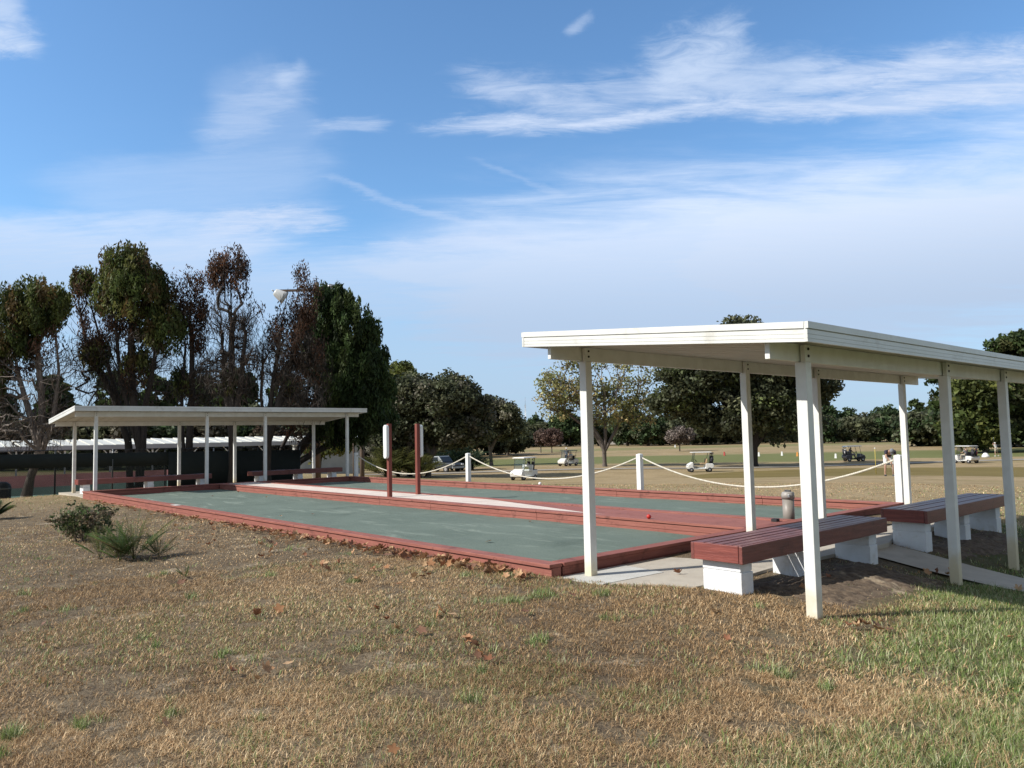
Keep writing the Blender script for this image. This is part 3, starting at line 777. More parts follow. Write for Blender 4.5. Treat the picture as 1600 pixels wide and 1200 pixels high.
def in_blobs(rs, n, blobs, shell=.5):
    """random points in a union of ellipsoids ((c),(r)), biased to the shell"""
    w = np.array([b[1][0]*b[1][1]*b[1][2] for b in blobs])**.75; w /= w.sum()
    m = int(n*1.55)
    k = rs.choice(len(blobs), m, p=w)
    d = rs.normal(0, 1, (m, 3)); d /= np.linalg.norm(d, axis=1, keepdims=True)
    q = rs.random((m, 1))**(1/3); q = (shell+(1-shell)*q)*rs.uniform(.86, 1.14, (m, 1))
    P = np.array([blobs[i][0] for i in k])+d*q*np.array([blobs[i][1] for i in k])
    # lumps and gaps: keep the points where a coarse noise is high
    f = 1.7/max(.5, np.median([b[1][0] for b in blobs])); sd_ = int(rs.integers(1000))
    g = (vnoise(P[:, 0]*f+P[:, 1]*f*.6+50, P[:, 2]*f*1.3+50, sd_)+vnoise(P[:, 1]*f-P[:, 0]*f*.5+90, P[:, 2]*f*1.3+20, sd_+7))/2+rs.normal(0, .06, m)
    return P[np.argsort(-g)[:n]] if m > n else P
GREENS = [(.050, .075, .022), (.062, .085, .028), (.042, .062, .022), (.08, .095, .032)]
DARKG = [(.045, .07, .028), (.058, .085, .034), (.036, .058, .024)]
OLIVE = [(.085, .095, .04), (.105, .11, .045), (.065, .075, .033), (.12, .12, .06)]
OAKG = [(.10, .11, .06), (.08, .092, .05), (.125, .13, .07), (.065, .075, .04), (.16, .15, .11)]
def make_tree(name, label, cat, base, stems, targets, k_up, seg, r_tip, power, rmax, bark, leaves, group=None, arch=.12, jit=.06, seed=1, flare=1.5):
    """base world; stems/targets in local metres; leaves: list of dicts for leaf_mesh (mask on targets)"""
    rs = np.random.default_rng(seed)
    t = thing(name, label, cat, tuple(base), group=group)
    nodes, par, tips = skeleton(rs, stems, targets, k_up, seg, arch, jit)
    r = radii(par, tips, r_tip, power, len(nodes), rmax)
    link(bpy.data.objects.new('trunk', wood_mesh('trunk', nodes, par, r, bark, flare)), t)
    for i, lf in enumerate(leaves):
        d = dict(lf); pick = d.pop('pick', None); nm = d.pop('name', 'crown')
        c = targets if pick is None else targets[pick(targets)]
        if 'extra' in d: c = np.concatenate([c, d.pop('extra')])
        if len(c): link(bpy.data.objects.new(nm, leaf_mesh(nm, rs, c, mat=None, **d)), t)
    return t
def px_tree_frame(px, py, depth=None):
    p = gp(px, py) if depth is None else at_depth(px, py, depth)
    if depth is not None: p = np.array([p[0], p[1], h1(p[0], p[1])])
    return p, depth_of(p)
def local(p0, depth, px, py, dd=0.0):
    """picture position at (depth+dd) as an offset from the tree base"""
    return at_depth(px, py, depth+dd)-p0
def blob(p0, d, px, py, rx, ry, dd=0.0, rd=None):
    s = (d+dd)/F_PX
    c = local(p0, d, px, py, dd)
    rr = (rx*s+(rd or rx*s))/2
    return (c, (rr, rr, ry*s))
def stem(p0, d, pts, jit=.0):
    out = [np.zeros(3)-np.array([0, 0, .25])]
    for px, py, *q in pts: out.append(local(p0, d, px, py, q[0] if q else 0))
    # refine
    res = [out[0]]
    for a, b_ in zip(out[:-1], out[1:]):
        n = max(1, int(np.linalg.norm(b_-a)/.6))
        for i in range(1, n+1): res.append(a+(b_-a)*i/n)
    return res
# --- row of tall, half dead cedars behind the distant shelter
def cedar(label, bpx, bpy_, depth, stems, blobs, green, brown, n_green, n_brown, n_bare, bareblobs, seed, bark=bark_dark, rmax=.2, gsize=.16, per=34, gcols=None):
    rs = np.random.default_rng(seed)
    p0 = at_depth(bpx, bpy_, depth); p0 = np.array([p0[0], p0[1], h1(p0[0], p0[1])])
    d = depth_of(p0)
    ss_ = [stem(p0, d, s) for s in stems]
    Gb = [blob(p0, d, *b) for b in green]; Bb = [blob(p0, d, *b) for b in brown]; Nb = [blob(p0, d, *b) for b in bareblobs]
    n_green = int(n_green*2.2); n_bare = int(n_bare*2.7); n_brown = int(n_brown*1.5)
    T = []; kind = []
    if n_green: T.append(in_blobs(rs, n_green, Gb, .45)); kind += [0]*n_green
    if n_brown: T.append(in_blobs(rs, n_brown, Bb, .4)); kind += [1]*n_brown
    if n_bare: T.append(in_blobs(rs, n_bare, Nb, .2)); kind += [2]*n_bare
    T = np.concatenate(T); kind = np.array(kind)
    lv = []
    kd = {0: kind == 0, 1: kind == 1, 2: kind == 2}
    if n_green: n_green = n_green; lv.append(dict(pick=lambda t: kd[0], rad=.24, upright=.9, per=int(per*2.4), size=gsize*.36, cols=gcols or [(.075, .10, .026), (.10, .12, .032), (.06, .08, .024), (.13, .135, .04), (.11, .075, .03)], flat_=2.1, aspect=3.0, upb=.1))
    if n_brown: lv.append(dict(name='dead_foliage', pick=lambda t: kd[1], upright=.9, rad=.24, per=40, size=.040, cols=[(.10, .056, .036), (.075, .046, .034), (.15, .068, .034), (.065, .05, .038)], flat_=2.0, aspect=3.4, upb=0.0))
    if n_bare: lv.append(dict(name='dead_twigs', pick=lambda t: kd[2], upright=1.1, rad=.34, per=6, size=.017, cols=[(.06, .05, .04), (.045, .04, .034), (.075, .05, .036)], flat_=1.3, aspect=19, upb=0.0))
    return make_tree('cedar_tree', label, 'tree', p0, ss_, T, 2.6, .4, .0095, 2.2, rmax, bark, lv, 'tall cedars behind the distant shelter', arch=.0, jit=.05, seed=seed, flare=1.7)
cedar('leaning multi stemmed cedar with pale twisted trunk at the left edge', 38, 777, 29.5,
      [[(48, 745), (62, 705), (50, 660), (30, 590), (20, 540)], [(50, 745), (66, 705), (84, 650), (92, 580), (85, 500)], [(48, 745), (60, 705), (66, 640), (60, 560), (55, 490)]],
      None, [(28, 510, 40, 45), (60, 480, 45, 38), (92, 470, 20, 26), (5, 540, 25, 40), (-15, 580, 35, 45)], [(85, 535, 28, 25), (30, 560, 40, 30)], 120, 26, 210, [(40, 620, 60, 80), (85, 600, 40, 80), (-10, 640, 40, 60), (60, 670, 60, 40)], 11, bark_pale, .30)
cedar('thin brownish cedar with sparse top, second from the left edge', 205, 738, 31.5,
      [[(200, 700), (190, 640), (165, 560), (140, 470)], [(206, 700), (198, 640), (185, 580), (160, 520)], [(200, 690), (178, 620), (135, 540), (122, 470)]],
      None, [(128, 440, 14, 14), (150, 560, 18, 22)], [(130, 455, 20, 28), (150, 515, 26, 34)], 22, 46, 130, [(140, 540, 34, 70), (165, 610, 40, 50)], 12, rmax=.15)
cedar('tallest green topped cedar with orange dead patches', 218, 737, 31,
      [[(218, 690), (208, 620), (205, 540), (205, 440)], [(224, 700), (226, 640), (240, 570), (250, 500)], [(216, 700), (200, 640), (185, 560), (178, 470)]],
      None, [(205, 425, 44, 30), (215, 460, 50, 36), (175, 460, 26, 32), (245, 505, 28, 34), (270, 520, 22, 34), (215, 570, 18, 16)], [(185, 495, 26, 20), (205, 530, 20, 22), (215, 590, 22, 18)], 170, 48, 120, [(215, 560, 50, 70), (255, 590, 30, 50)], 13, rmax=.2)
cedar('narrow red brown topped cedar between two taller ones', 296, 735, 31.5,
      [[(296, 690), (300, 620), (300, 540), (298, 460)], [(286, 690), (284, 620), (290, 540)]],
      None, [(285, 600, 14, 20)], [(298, 448, 24, 20), (302, 480, 24, 22), (310, 520, 14, 30)], 8, 70, 130, [(300, 560, 26, 90), (320, 600, 20, 60)], 14, rmax=.16)
cedar('tall bare cedar with dark dead top, thick single trunk', 363, 752, 31,
      [[(363, 700), (362, 620), (362, 520), (360, 420)], [(362, 680), (352, 600), (345, 510)], [(363, 680), (376, 600), (384, 520)]],
      None, [(360, 600, 4, 4)], [(362, 412, 26, 18), (345, 430, 18, 22), (375, 440, 14, 24), (400, 478, 10, 14)], 2, 74, 300, [(362, 500, 34, 60), (360, 570, 46, 70), (385, 560, 30, 70), (335, 580, 24, 60)], 15, rmax=.24)
cedar('bare grey twigged cedar in front of the floodlight pole', 416, 752, 31.5,
      [[(418, 690), (424, 620), (436, 540), (450, 450)], [(416, 690), (408, 620), (412, 540)], [(418, 690), (440, 620), (462, 540), (470, 470)]],
      None, [(450, 600, 4, 4)], [(470, 428, 12, 10), (478, 470, 22, 34), (480, 540, 26, 60), (440, 520, 20, 40)], 2, 120, 340, [(450, 540, 40, 80), (430, 600, 34, 70), (480, 600, 40, 70), (415, 560, 20, 60)], 16, bark_dark, .2)
cedar('broad dark green cedar beside the distant shelter, right end of the row', 428, 750, 34,
      [[(440, 700), (470, 640), (500, 560), (515, 490)], [(470, 700), (520, 640), (550, 560)], [(470, 720), (540, 680), (580, 620)]],
      None, [(520, 478, 34, 26), (545, 520, 42, 40), (560, 560, 42, 40), (575, 610, 40, 44), (585, 655, 32, 38), (540, 600, 44, 50), (500, 510, 30, 30), (530, 650, 44, 40), (510, 560, 34, 40)], [(460, 600, 34, 60), (480, 660, 40, 40)], 330, 70, 150, [(470, 590, 44, 90), (500, 660, 50, 40)], 17, rmax=.26, per=50, gsize=.19, gcols=[(.04, .066, .022), (.052, .08, .025), (.032, .054, .018), (.066, .092, .028)])
# --- generic round crowned tree
def round_tree(name, label, base_px, depth, trunk, blobs, n, cols, per, lsize, lrad, seed, bark=bark_grey, rmax=.3, r_tip=.02, group=None, k_up=.9, cname='crown', shell=.55, seg=.9, flat_=.7, cat='tree', power=2.3, hang=0.0, extra_cols=None):
    if depth is None: p0 = gp(*base_px)
    else:
        p0 = at_depth(base_px[0], base_px[1], depth); p0 = np.array([p0[0], p0[1], h1(p0[0], p0[1])])
    d = depth_of(p0); rs = np.random.default_rng(seed)
    T = in_blobs(rs, n, [blob(p0, d, *b) for b in blobs], shell)
    return make_tree(name, label, cat, p0, [stem(p0, d, s) for s in trunk], T, k_up, seg, r_tip, power, rmax, bark, [dict(name=cname, rad=lrad, per=per, size=lsize, cols=cols, flat_=flat_, upb=.35, hang=hang)], group, arch=-.08, jit=.07, seed=seed)
# the oaks to the right of the distant shelter
round_tree('oak_tree', 'large grey green oak with leaning trunk behind the scoreboard posts', (668, 739), 69, [[(672, 715), (682, 690), (690, 660)], [(672, 715), (664, 680), (650, 650)], [(674, 712), (700, 680), (725, 660)]],
    [(655, 640, 48, 52), (690, 630, 55, 42), (730, 650, 34, 42), (640, 620, 30, 36), (700, 610, 30, 20), (700, 670, 50, 26)], 420, OAKG, 100, .20, .95, 21, rmax=.5, r_tip=.024)
round_tree('oak_tree', 'small oak on slender trunk left of the nearest golf cart', (768, 726), 98, [[(766, 705), (763, 690), (752, 668)], [(766, 705), (775, 685), (780, 660)]],
    [(780, 655, 30, 26), (765, 645, 26, 22), (795, 668, 22, 20), (755, 672, 24, 18)], 190, OAKG, 90, .24, 1.0, 22, rmax=.4, r_tip=.03)
round_tree('oak_tree', 'dark oak filling the gap between the far shelter and the scoreboard post', (640, 740), 69, [[(640, 715), (636, 690), (625, 660)], [(640, 715), (650, 680)]],
    [(610, 660, 34, 40), (635, 640, 34, 46), (600, 690, 26, 24), (585, 640, 22, 36)], 240, OAKG, 90, .19, .85, 23, rmax=.33)
round_tree('oak_tree', 'bright yellow green crowned tree peeking over the oaks', (628, 735), 95, [[(628, 690), (627, 640), (626, 600)]],
    [(625, 580, 20, 11), (632, 595, 24, 14), (612, 600, 16, 16)], 90, [(.16, .19, .05), (.13, .16, .045), (.19, .20, .07)], 50, .26, .8, 24, rmax=.25)
round_tree('oak_tree', 'sunlit yellow green young tree seen through the far shelter', (498, 742), 50, [[(500, 720), (505, 705), (512, 690)], [(500, 720), (494, 700), (488, 690)]],
    [(495, 700, 16, 16), (515, 695, 18, 18), (535, 690, 14, 14)], 70, [(.15, .17, .04), (.10, .125, .035), (.19, .19, .06)], 40, .16, .5, 25, rmax=.14, bark=bark_dark)
# sparse yellow green tree on the range
SB = gp(945, 729)
round_tree('sycamore_tree', 'sparse yellow green tree with open branches left of the big oak', (945, 729), None,
    [[(944, 705), (940, 690), (915, 650), (895, 615)], [(944, 705), (946, 685), (945, 640), (940, 590)], [(945, 705), (955, 685), (975, 650), (990, 610)], [(944, 705), (930, 680), (880, 640)]],
    [(885, 610, 42, 40), (930, 590, 50, 36), (980, 600, 46, 40), (1000, 640, 26, 26), (868, 640, 26, 16), (950, 640, 40, 26), (900, 580, 30, 26), (880, 605, 44, 30)], 620, [(.30, .29, .11), (.25, .25, .095), (.36, .33, .15), (.32, .25, .12), (.20, .21, .08)], 15, .20, .85, 31, rmax=.42, r_tip=.022, k_up=1.4, shell=.3, bark=bark_grey)
# the big live oak
round_tree('oak_tree', 'huge dark live oak with thick trunk behind the near shelter posts', (1178, 729), None,
    [[(1177, 700), (1172, 680), (1140, 640), (1110, 600)], [(1178, 700), (1182, 670), (1185, 620), (1170, 560)], [(1179, 700), (1200, 670), (1235, 630)]],
    [(1060, 605, 45, 34), (1110, 585, 52, 36), (1160, 545, 48, 40), (1210, 580, 50, 44), (1255, 600, 40, 36), (1230, 650, 44, 34), (1130, 640, 60, 30), (1180, 630, 50, 40), (1168, 518, 16, 12), (1045, 625, 26, 20)], 640, OAKG[:4]+[(.09, .11, .04)], 95, .27, 1.35, 32, bark=bark_dark, rmax=.78, r_tip=.035)
# right-hand wood by the fairway
round_tree('oak_tree', 'tall leafy oak behind the golfer at the right', (1575, 707), 112, [[(1570, 690), (1562, 650), (1560, 600)], [(1572, 690), (1590, 640)]],
    [(1560, 620, 34, 34), (1590, 600, 34, 40), (1550, 660, 40, 30), (1600, 650, 40, 40), (1585, 545, 30, 22), (1620, 560, 40, 40)], 420, GREENS+OLIVE[:2], 60, .46, 1.5, 41, bark=bark_grey, rmax=.5, r_tip=.03)
round_tree('oak_tree', 'yellow green oak right of the second shelter post', (1538, 706), 108, [[(1542, 690), (1540, 660), (1530, 630)], [(1542, 690), (1548, 650)]],
    [(1515, 650, 24, 34), (1535, 625, 30, 28), (1500, 670, 22, 24), (1540, 675, 30, 20), (1515, 610, 26, 20)], 260, [(.10, .12, .035), (.075, .10, .03), (.13, .14, .04), (.055, .075, .028)], 60, .44, 1.4, 42, bark=bark_pale, rmax=.4, r_tip=.03)
round_tree('pine_tree', 'pine with open tufted limbs against the sky at the right', (1500, 704), 118, [[(1500, 660), (1500, 600), (1498, 560)]],
    [(1465, 592, 14, 7), (1470, 612, 16, 8), (1478, 632, 14, 7), (1495, 590, 16, 12), (1520, 590, 20, 16)], 80, GREENS, 26, .5, 1.1, 43, bark=bark_grey, rmax=.35, r_tip=.04, k_up=.4)
for i, (a, b_, s_) in enumerate([((1440, 699), [(1440, 662, 24, 22), (1425, 675, 22, 18), (1455, 672, 20, 20)], 51), ((1470, 700), [(1470, 668, 24, 24), (1482, 684, 26, 16), (1460, 690, 20, 12)], 52)]):
    round_tree('oak_tree', ['rounded dark oak on the far range edge left of the pine', 'low spreading oak whose branches reach the far range beside the pine'][i], a, 150, [[(a[0], 685), (a[0]-3, 670)], [(a[0], 685), (a[0]+8, 668)]], b_, 150, DARKG+OAKG[:2], 60, .55, 1.9, s_, rmax=.4, r_tip=.04)
# bare pale trees on the range
def bare_tree(label, px, py, depth, w, h, cols, seed, per=16):
    round_tree('ornamental_tree', label, (px, py), depth, [[(px, py-h*.25), (px, py-h*.5)], [(px, py-h*.22), (px-w*.3, py-h*.6)], [(px, py-h*.22), (px+w*.3, py-h*.6)]],
        [(px, py-h*.62, w*.5, h*.36), (px-w*.2, py-h*.5, w*.3, h*.25), (px+w*.2, py-h*.5, w*.3, h*.25)], 220, cols, per, .26, .7, seed, rmax=.16, r_tip=.03, shell=.2)
bare_tree('small grey leafless tree above the white golf cart with tan seats', 1062, 700, 150, 42, 34, [(.20, .16, .14), (.15, .12, .105), (.24, .20, .17)], 61)
bare_tree('small pinkish brown leafless tree far left of the sparse tree', 862, 704, 160, 30, 36, [(.17, .105, .085), (.14, .09, .075), (.20, .13, .10)], 62)
bare_tree('thin brown leafless tree beside the pinkish one', 845, 703, 165, 18, 34, [(.16, .11, .085), (.12, .085, .07)], 63)
# --- wood at the back of the range: a few prototypes, copied
def proto(seed, cols, wide, tall, pine=False):
    rs = np.random.default_rng(seed)
    if pine: bl = [(np.array([0, 0, tall*.8]), (wide*.3, wide*.3, tall*.2)), (np.array([wide*.12, 0, tall*.62]), (wide*.36, wide*.36, tall*.1)), (np.array([-wide*.1, wide*.05, tall*.52]), (wide*.4, wide*.4, tall*.08))]
    else:
        bl = [(np.array([0, 0, tall*.62]), (wide*.42, wide*.42, tall*.34))]+[(np.array([wide*.3*math.cos(a), wide*.3*math.sin(a), tall*(.42+.1*math.sin(a*3))]), (wide*.27, wide*.27, tall*.25)) for a in np.arange(0, 6.2, 1.3)]
    T = in_blobs(rs, 90 if pine else 130, bl, .5)
    st = [np.array([0, 0, -1.0]), np.array([0, 0, tall*.15]), np.array([.1, 0, tall*.3]), np.array([.1, .1, tall*.5])]
    if pine: st.append(np.array([0, .1, tall*.8]))
    t = thing('far_tree', None, None, (0, 0, -50))
    nodes, par, tips = skeleton(rs, [st], T, .8, 1.2, -.05, .06)
    r = radii(par, tips, .04, 2.3, len(nodes), .35)
    link(bpy.data.objects.new('trunk', wood_mesh('trunk', nodes, par, r, bark_far)), t)
    link(bpy.data.objects.new('crown', leaf_mesh('crown', rs, T, 1.35 if not pine else 1.0, 44 if not pine else 30, .62, cols, flat_=.75, upb=.35)), t)
    return t
DG2 = [tuple(q*1.25 for q in c_) for c_ in DARKG]  # distance haze put into the leaf colour: far greens lightened
PR = [proto(71, DG2+OAKG[:1], 9, 9.5), proto(72, OAKG[:4], 10, 8.5), proto(73, DG2, 8, 11.5), proto(74, GREENS, 7, 13, True), proto(75, [(.11, .08, .06), (.08, .07, .05), (.10, .09, .06)], 8, 9.0), proto(76, OLIVE, 9, 9)]
used = set()
def far_tree(px, depth, kind, sc_=1.0, label='dark green tree in the wood closing off the far golf range', group='trees along the back of the range'):
    p = at_depth(px, 690, depth)
    o = PR[kind] if kind not in used else copy_tree(PR[kind])
    used.add(kind)
    o.location = (p[0], p[1], h1(p[0], p[1])-.1); o.rotation_euler = (0, 0, random.uniform(0, 6.28)); s = sc_*random.uniform(.88, 1.14); o.scale = (s, s, s*random.uniform(.92, 1.1))
    return tag(o, label, 'tree', group)
def row(px0, px1, step, d0, d1, kinds, sc_=1.0, **k):
    px = px0
    while px < px1:
        far_tree(px+random.uniform(-.3, .3)*step, random.uniform(d0, d1), random.choice(kinds), sc_, **k); px += step
row(800, 1320, 19, 235, 262, [0, 1, 2, 2, 5], .92)
row(980, 1280, 26, 215, 228, [0, 1, 0], 1.0)
row(1290, 1490, 18, 200, 230, [0, 1, 2, 1, 0], .80)
row(1300, 1480, 34, 255, 290, [2, 3], .92)
row(1500, 1720, 22, 128, 150, [0, 1, 5, 2], 1.0, label='dark green tree in the shade behind the golfer', group='trees behind the golfer')
row(790, 1000, 40, 285, 320, [3, 2, 2], .98)
lw = dict(label='dark tree far beyond the white roofed tennis shelter', group='trees behind the tennis shelter')
row(-120, 640, 30, 98, 125, [0, 1, 4, 4, 5, 2], .8, **lw)
row(-60, 600, 75, 125, 150, [3, 3, 2], 1.15, **lw)
row(560, 800, 26, 130, 165, [0, 1, 2], .8, label='dark tree deep behind the oaks and the parked car', group='trees behind the parked car')
# ------------------------------------------------------------------ palmettos below the oaks
def frond_mesh(rs, n, ln, cols, w=.05, lean=.9, leaflets=16, el0=25):
    Vv = []; Ff = []; Cc = []
    for i in range(n):
        az = rs.random()*2*math.pi; el = R(el0+(85-el0)*rs.random()); l_ = ln*(.6+.5*rs.random())
        dirh = np.array([math.cos(az), math.sin(az), 0]); side = np.array([-dirh[1], dirh[0], 0])
        col = np.array(cols[rs.integers(len(cols))])*(.7+.6*rs.random())
        prev = None
        for j in range(leaflets+1):
            s = j/leaflets; drop = lean*s*s*.55
            p = dirh*l_*s*math.cos(el)+np.array([0, 0, l_*s*math.sin(el)*(1-drop*.6)-drop*l_*.15])
            ll = l_*.32*math.sin(math.pi*min(1, .12+.86*s))*(.8+.4*rs.random()) if j > 2 else 0
            if prev is not None:
                o = len(Vv); t = side*w*.12
                Vv += [prev-t, prev+t, p+t, p-t]; Ff.append((o, o+1, o+2, o+3)); Cc += [col*.8]*4
            if ll > 0:
                for sg in (-1, 1):
                    tip = p+side*sg*ll*.75+dirh*ll*.55+np.array([0, 0, ll*.35]); b0 = dirh*w*.35
                    o = len(Vv); Vv += [p-b0, p+b0, tip]; Ff.append((o, o+1, o+2)); Cc += [col]*3
            prev = p
    return np.array(Vv), Ff, np.array(Cc)
def frond_obj(name, rs, n, ln, cols, parent, **k):
    Vv, Ff, Cc = frond_mesh(rs, n, ln, cols, **k)
    q = np.array([f for f in Ff if len(f) == 4]); t_ = np.array([f for f in Ff if len(f) == 3])
    return np_obj(name, Vv, [q, t_], leaf_m, parent, Cc)
rs = np.random.default_rng(81)
for i, (px, py, d, hgt, col) in enumerate([(603, 738, 66, 3.6, 1), (622, 739, 67, 4.2, 1), (641, 739, 68, 3.6, 0), (655, 740, 66, 3.0, 1), (706, 735, 84, 4.6, 2), (722, 735, 84, 4.2, 2), (738, 733, 86, 3.4, 2)]):
    p = at_depth(px, py, d); p[2] = h1(p[0], p[1])
    t = thing('palm_bush', ['yellow tinged palm bush between the far shelter and the oak trunk', 'dark palm bush behind the parked car'][0 if col < 2 else 1], 'palm', p, group='palms under the oaks left of the oak trunk' if col < 2 else 'palms under the oaks behind the car')
    frond_obj('fronds', rs, 60, hgt, [[(.08, .10, .03)], [(.14, .14, .045), (.11, .12, .04)], [(.035, .06, .03)]][col], t, w=.16, leaflets=10)
    MB().tube([(0, 0, -.2), (.03, 0, hgt*.28)], [.16, .12], 8).build('stem', bark_dark, t)
# ------------------------------------------------------------------ plants in the lawn
def shrub(label, p, w, h, seed, cols, n=90, per=22, lsize=.032, name='shrub', rmax=.02):
    rs = np.random.default_rng(seed); t = thing(name, label, 'shrub', p)
    T = in_blobs(rs, n, [(np.array([0, 0, h*.55]), (w*.42, w*.42, h*.42)), (np.array([w*.25, .05, h*.45]), (w*.3, w*.3, h*.35)), (np.array([-w*.25, 0, h*.4]), (w*.3, w*.3, h*.32)), (np.array([0, w*.2, h*.5]), (w*.3, w*.3, h*.4))], .4)
    T[:, 2] = np.maximum(T[:, 2], .04)
    nodes, par, tips = skeleton(rs, [[np.array([0, 0, -.05]), np.array([0, 0, .03]), np.array([.02, 0, .08])]], T, .8, .08, .0, .08)
    r = radii(par, tips, .0025, 2.3, len(nodes), rmax)
    link(bpy.data.objects.new('stems', wood_mesh('stems', nodes, par, r, bark_grey)), t)
    link(bpy.data.objects.new('foliage', leaf_mesh('foliage', rs, T, h*.16, per, lsize, cols, flat_=.9, aspect=1.8, upb=.25)), t)
    return t
P1 = gp(128, 846); shrub('low rounded shrub with mixed green and bare twigs in the lawn', P1, 1.05, .60, 91, [(.09, .125, .045), (.075, .105, .04), (.16, .16, .08), (.22, .17, .11)], 150, 16, .034)
P1b = gp(172, 836)
P2 = gp(207, 874)
t = thing('coontie_plant', 'spiky green cycad clump right of the rounded shrub', 'plant', P2)
for dx_, dy_, nf, lf, sd_ in ((.02, 0, 26, .78, 92), (-.30, .16, 18, .56, 192), (.26, .20, 14, .46, 292), (-.10, -.14, 12, .50, 392), (-.58, .26, 14, .50, 492)):
  fo = frond_obj('fronds', np.random.default_rng(sd_), nf, lf, [(.085, .135, .037), (.105, .155, .044), (.17, .18, .06), (.16, .13, .06)], t, w=.022, leaflets=16, lean=.45, el0=34); fo.location = (RH[0]*dx_+FH[0]*dy_, RH[1]*dx_+FH[1]*dy_, 0)
P3 = gp(290, 902); t = thing('seedling_plant', 'tiny two leafed green seedling in front of the cycad clump', 'plant', P3)
frond_obj('fronds', np.random.default_rng(97), 5, .2, [(.07, .12, .03), (.10, .13, .035)], t, w=.02, leaflets=12, lean=.2)
P4 = gp(-14, 812); t = thing('cycad_plant', 'dark green cycad cut off by the left edge of the lawn', 'plant', P4)
frond_obj('fronds', np.random.default_rng(94), 44, .62, [(.05, .08, .025), (.08, .10, .03)], t, w=.04, leaflets=20, lean=.7)
# round dark drum at the left edge by the fence
p = at_depth(2, 770, 30.0); p[2] = h1(p[0], p[1])
t = thing('trash_drum', 'dark rounded drum beside the fence at the left edge', 'drum', p)
MB().lathe([(.0, 0), (.30, 0), (.33, .05), (.33, .55), (.30, .68), (.18, .78), (0, .80)], n=20).build('drum_body', cart_dark, t); MB().lathe([(.34, .50), (.345, .53), (.34, .56)], n=20).build('rim', steel, t)
# ------------------------------------------------------------------ poles
def pole_thing(label, px, py, d, top_py, r0, r1, name='utility_pole', cat='pole'):
    p = at_depth(px, py, d); p = np.array([p[0], p[1], h1(p[0], p[1])]); d = depth_of(p)
    top = at_depth(px, top_py, d); t = thing(name, label, cat, p)
    h = top[2]-p[2]; MB().tube([(0, 0, -.3), (0, 0, h)], [r0, r1], 12).build('pole', wood_pole, t)
    return t, p, d, h
t, p, d, h = pole_thing('wooden floodlight pole with crossarm rising behind the bare cedars', 496, 745, 40, 437, .17, .12, 'floodlight_pole', 'light pole')
ca = []
def loc_(px, py): return at_depth(px, py, d)-p
A = loc_(432, 444); B = loc_(519, 450); ctr = loc_(496, 446)
dirv = (np.array(RH)); L_ = float((A-ctr)@dirv); R_ = float((B-ctr)@dirv)
z = ctr[2]-.1
MB().span(Vector(dirv*L_)+Vector((0, 0, z)), Vector(dirv*R_)+Vector((0, 0, z)), .09, .12).build('crossarm', wood_pole, t)
def lamp(off, tilt):
    mb = MB(); mb.lathe([(.04, .28), (.16, .26), (.2, .18), (.30, -.18), (.34, -.32), (.33, -.33), (0, -.22)], n=20)
    o = mb.build('floodlight', surf('lamp_shell', (.62, .62, .60), (.52, .52, .5), 3, .35), t); o.location = Vector(dirv*off)+Vector((0, 0, z-.2)); o.rotation_euler = (tilt[0], tilt[1], 0); o.scale = (1.05, 1.05, 1.05)
    b2 = MB().tube([(0, 0, .25), (0, 0, .42)], .03, 6).build('bracket', steel, o)
lamp(L_+.15, (R(50), R(-35)))
MB().span(Vector(dirv*.7)+Vector((0, 0, z+.02)), Vector(dirv*.75)+Vector((0, 0, z+.3)), .1, .16).build('ballast_box', steel, t)
MB().tube([Vector(dirv*.5)+Vector((0, 0, z+.16)), Vector(dirv*1.0)+Vector((0, 0, z+.2))], .09, 10).build('spotlight', steel, t)
pole_thing('weathered utility pole right of the distant white shelter', 566, 746, 38, 655, .12, .10)
t, p, d, h = pole_thing('thin white guard post beside the utility pole', 553, 744, 36.5, 664, .05, .045)
p = at_depth(822, 690, 420); z0 = h1(p[0], p[1]); t = thing('radio_mast', 'thin radio mast far away above the tree line', 'mast', (p[0], p[1], z0))
hh = at_depth(822, 632, 420)[2]-z0
mb = MB()
for k in range(3):
    a = k*2.094; mb.tube([(.5*math.cos(a), .5*math.sin(a), 0), (.35*math.cos(a), .35*math.sin(a), hh)], .10, 4)
for i in range(24):
    z_ = hh*i/24; a = i*2.094; mb.tube([(.45*math.cos(a), .45*math.sin(a), z_), (.42*math.cos(a+2.094), .42*math.sin(a+2.094), z_+hh/24)], .06, 3)
mb.build('lattice', steel, t); MB().tube([(0, 0, hh), (0, 0, hh+4)], .08, 5).build('antenna', steel, t)
# ------------------------------------------------------------------ houses far off
def house(label, px, d, w, wall, roofc, dep=8, hgt=2.7):
    p = at_depth(px, 695, d); z0 = h1(p[0], p[1]); t = thing('house', label, 'house', (p[0], p[1], z0), YAW+random.uniform(-.2, .2))
    wm = flat('wall_%d' % (px), wall, .8); rm = flat('roofing_%d' % px, roofc, .9)
    MB().box((0, 0, hgt/2), (w, dep, hgt)).build('wall', wm, t)
    e = .5; rh = 1.7
    v = [(-w/2-e, -dep/2-e, hgt), (w/2+e, -dep/2-e, hgt), (w/2+e, dep/2+e, hgt), (-w/2-e, dep/2+e, hgt), (-w/2+dep*.35, 0, hgt+rh), (w/2-dep*.35, 0, hgt+rh)]
    MB().add(v, [(0, 1, 5, 4), (2, 3, 4, 5), (1, 2, 5), (3, 0, 4), (3, 2, 1, 0)]).build('roof', rm, t)
    for xx in (-w*.32, w*.02, w*.33):
        f = MB().box((xx, -dep/2-.02, 1.5), (1.5, .1, 1.2)).build('window', glass_dark, t)
        MB().box((xx, -dep/2-.05, .86), (1.7, .12, .08)).build('sill', white_paint, f)
house('pale yellow house between far trees left of the sparse tree', 822, 262, 11, (.52, .42, .20), (.30, .27, .22))
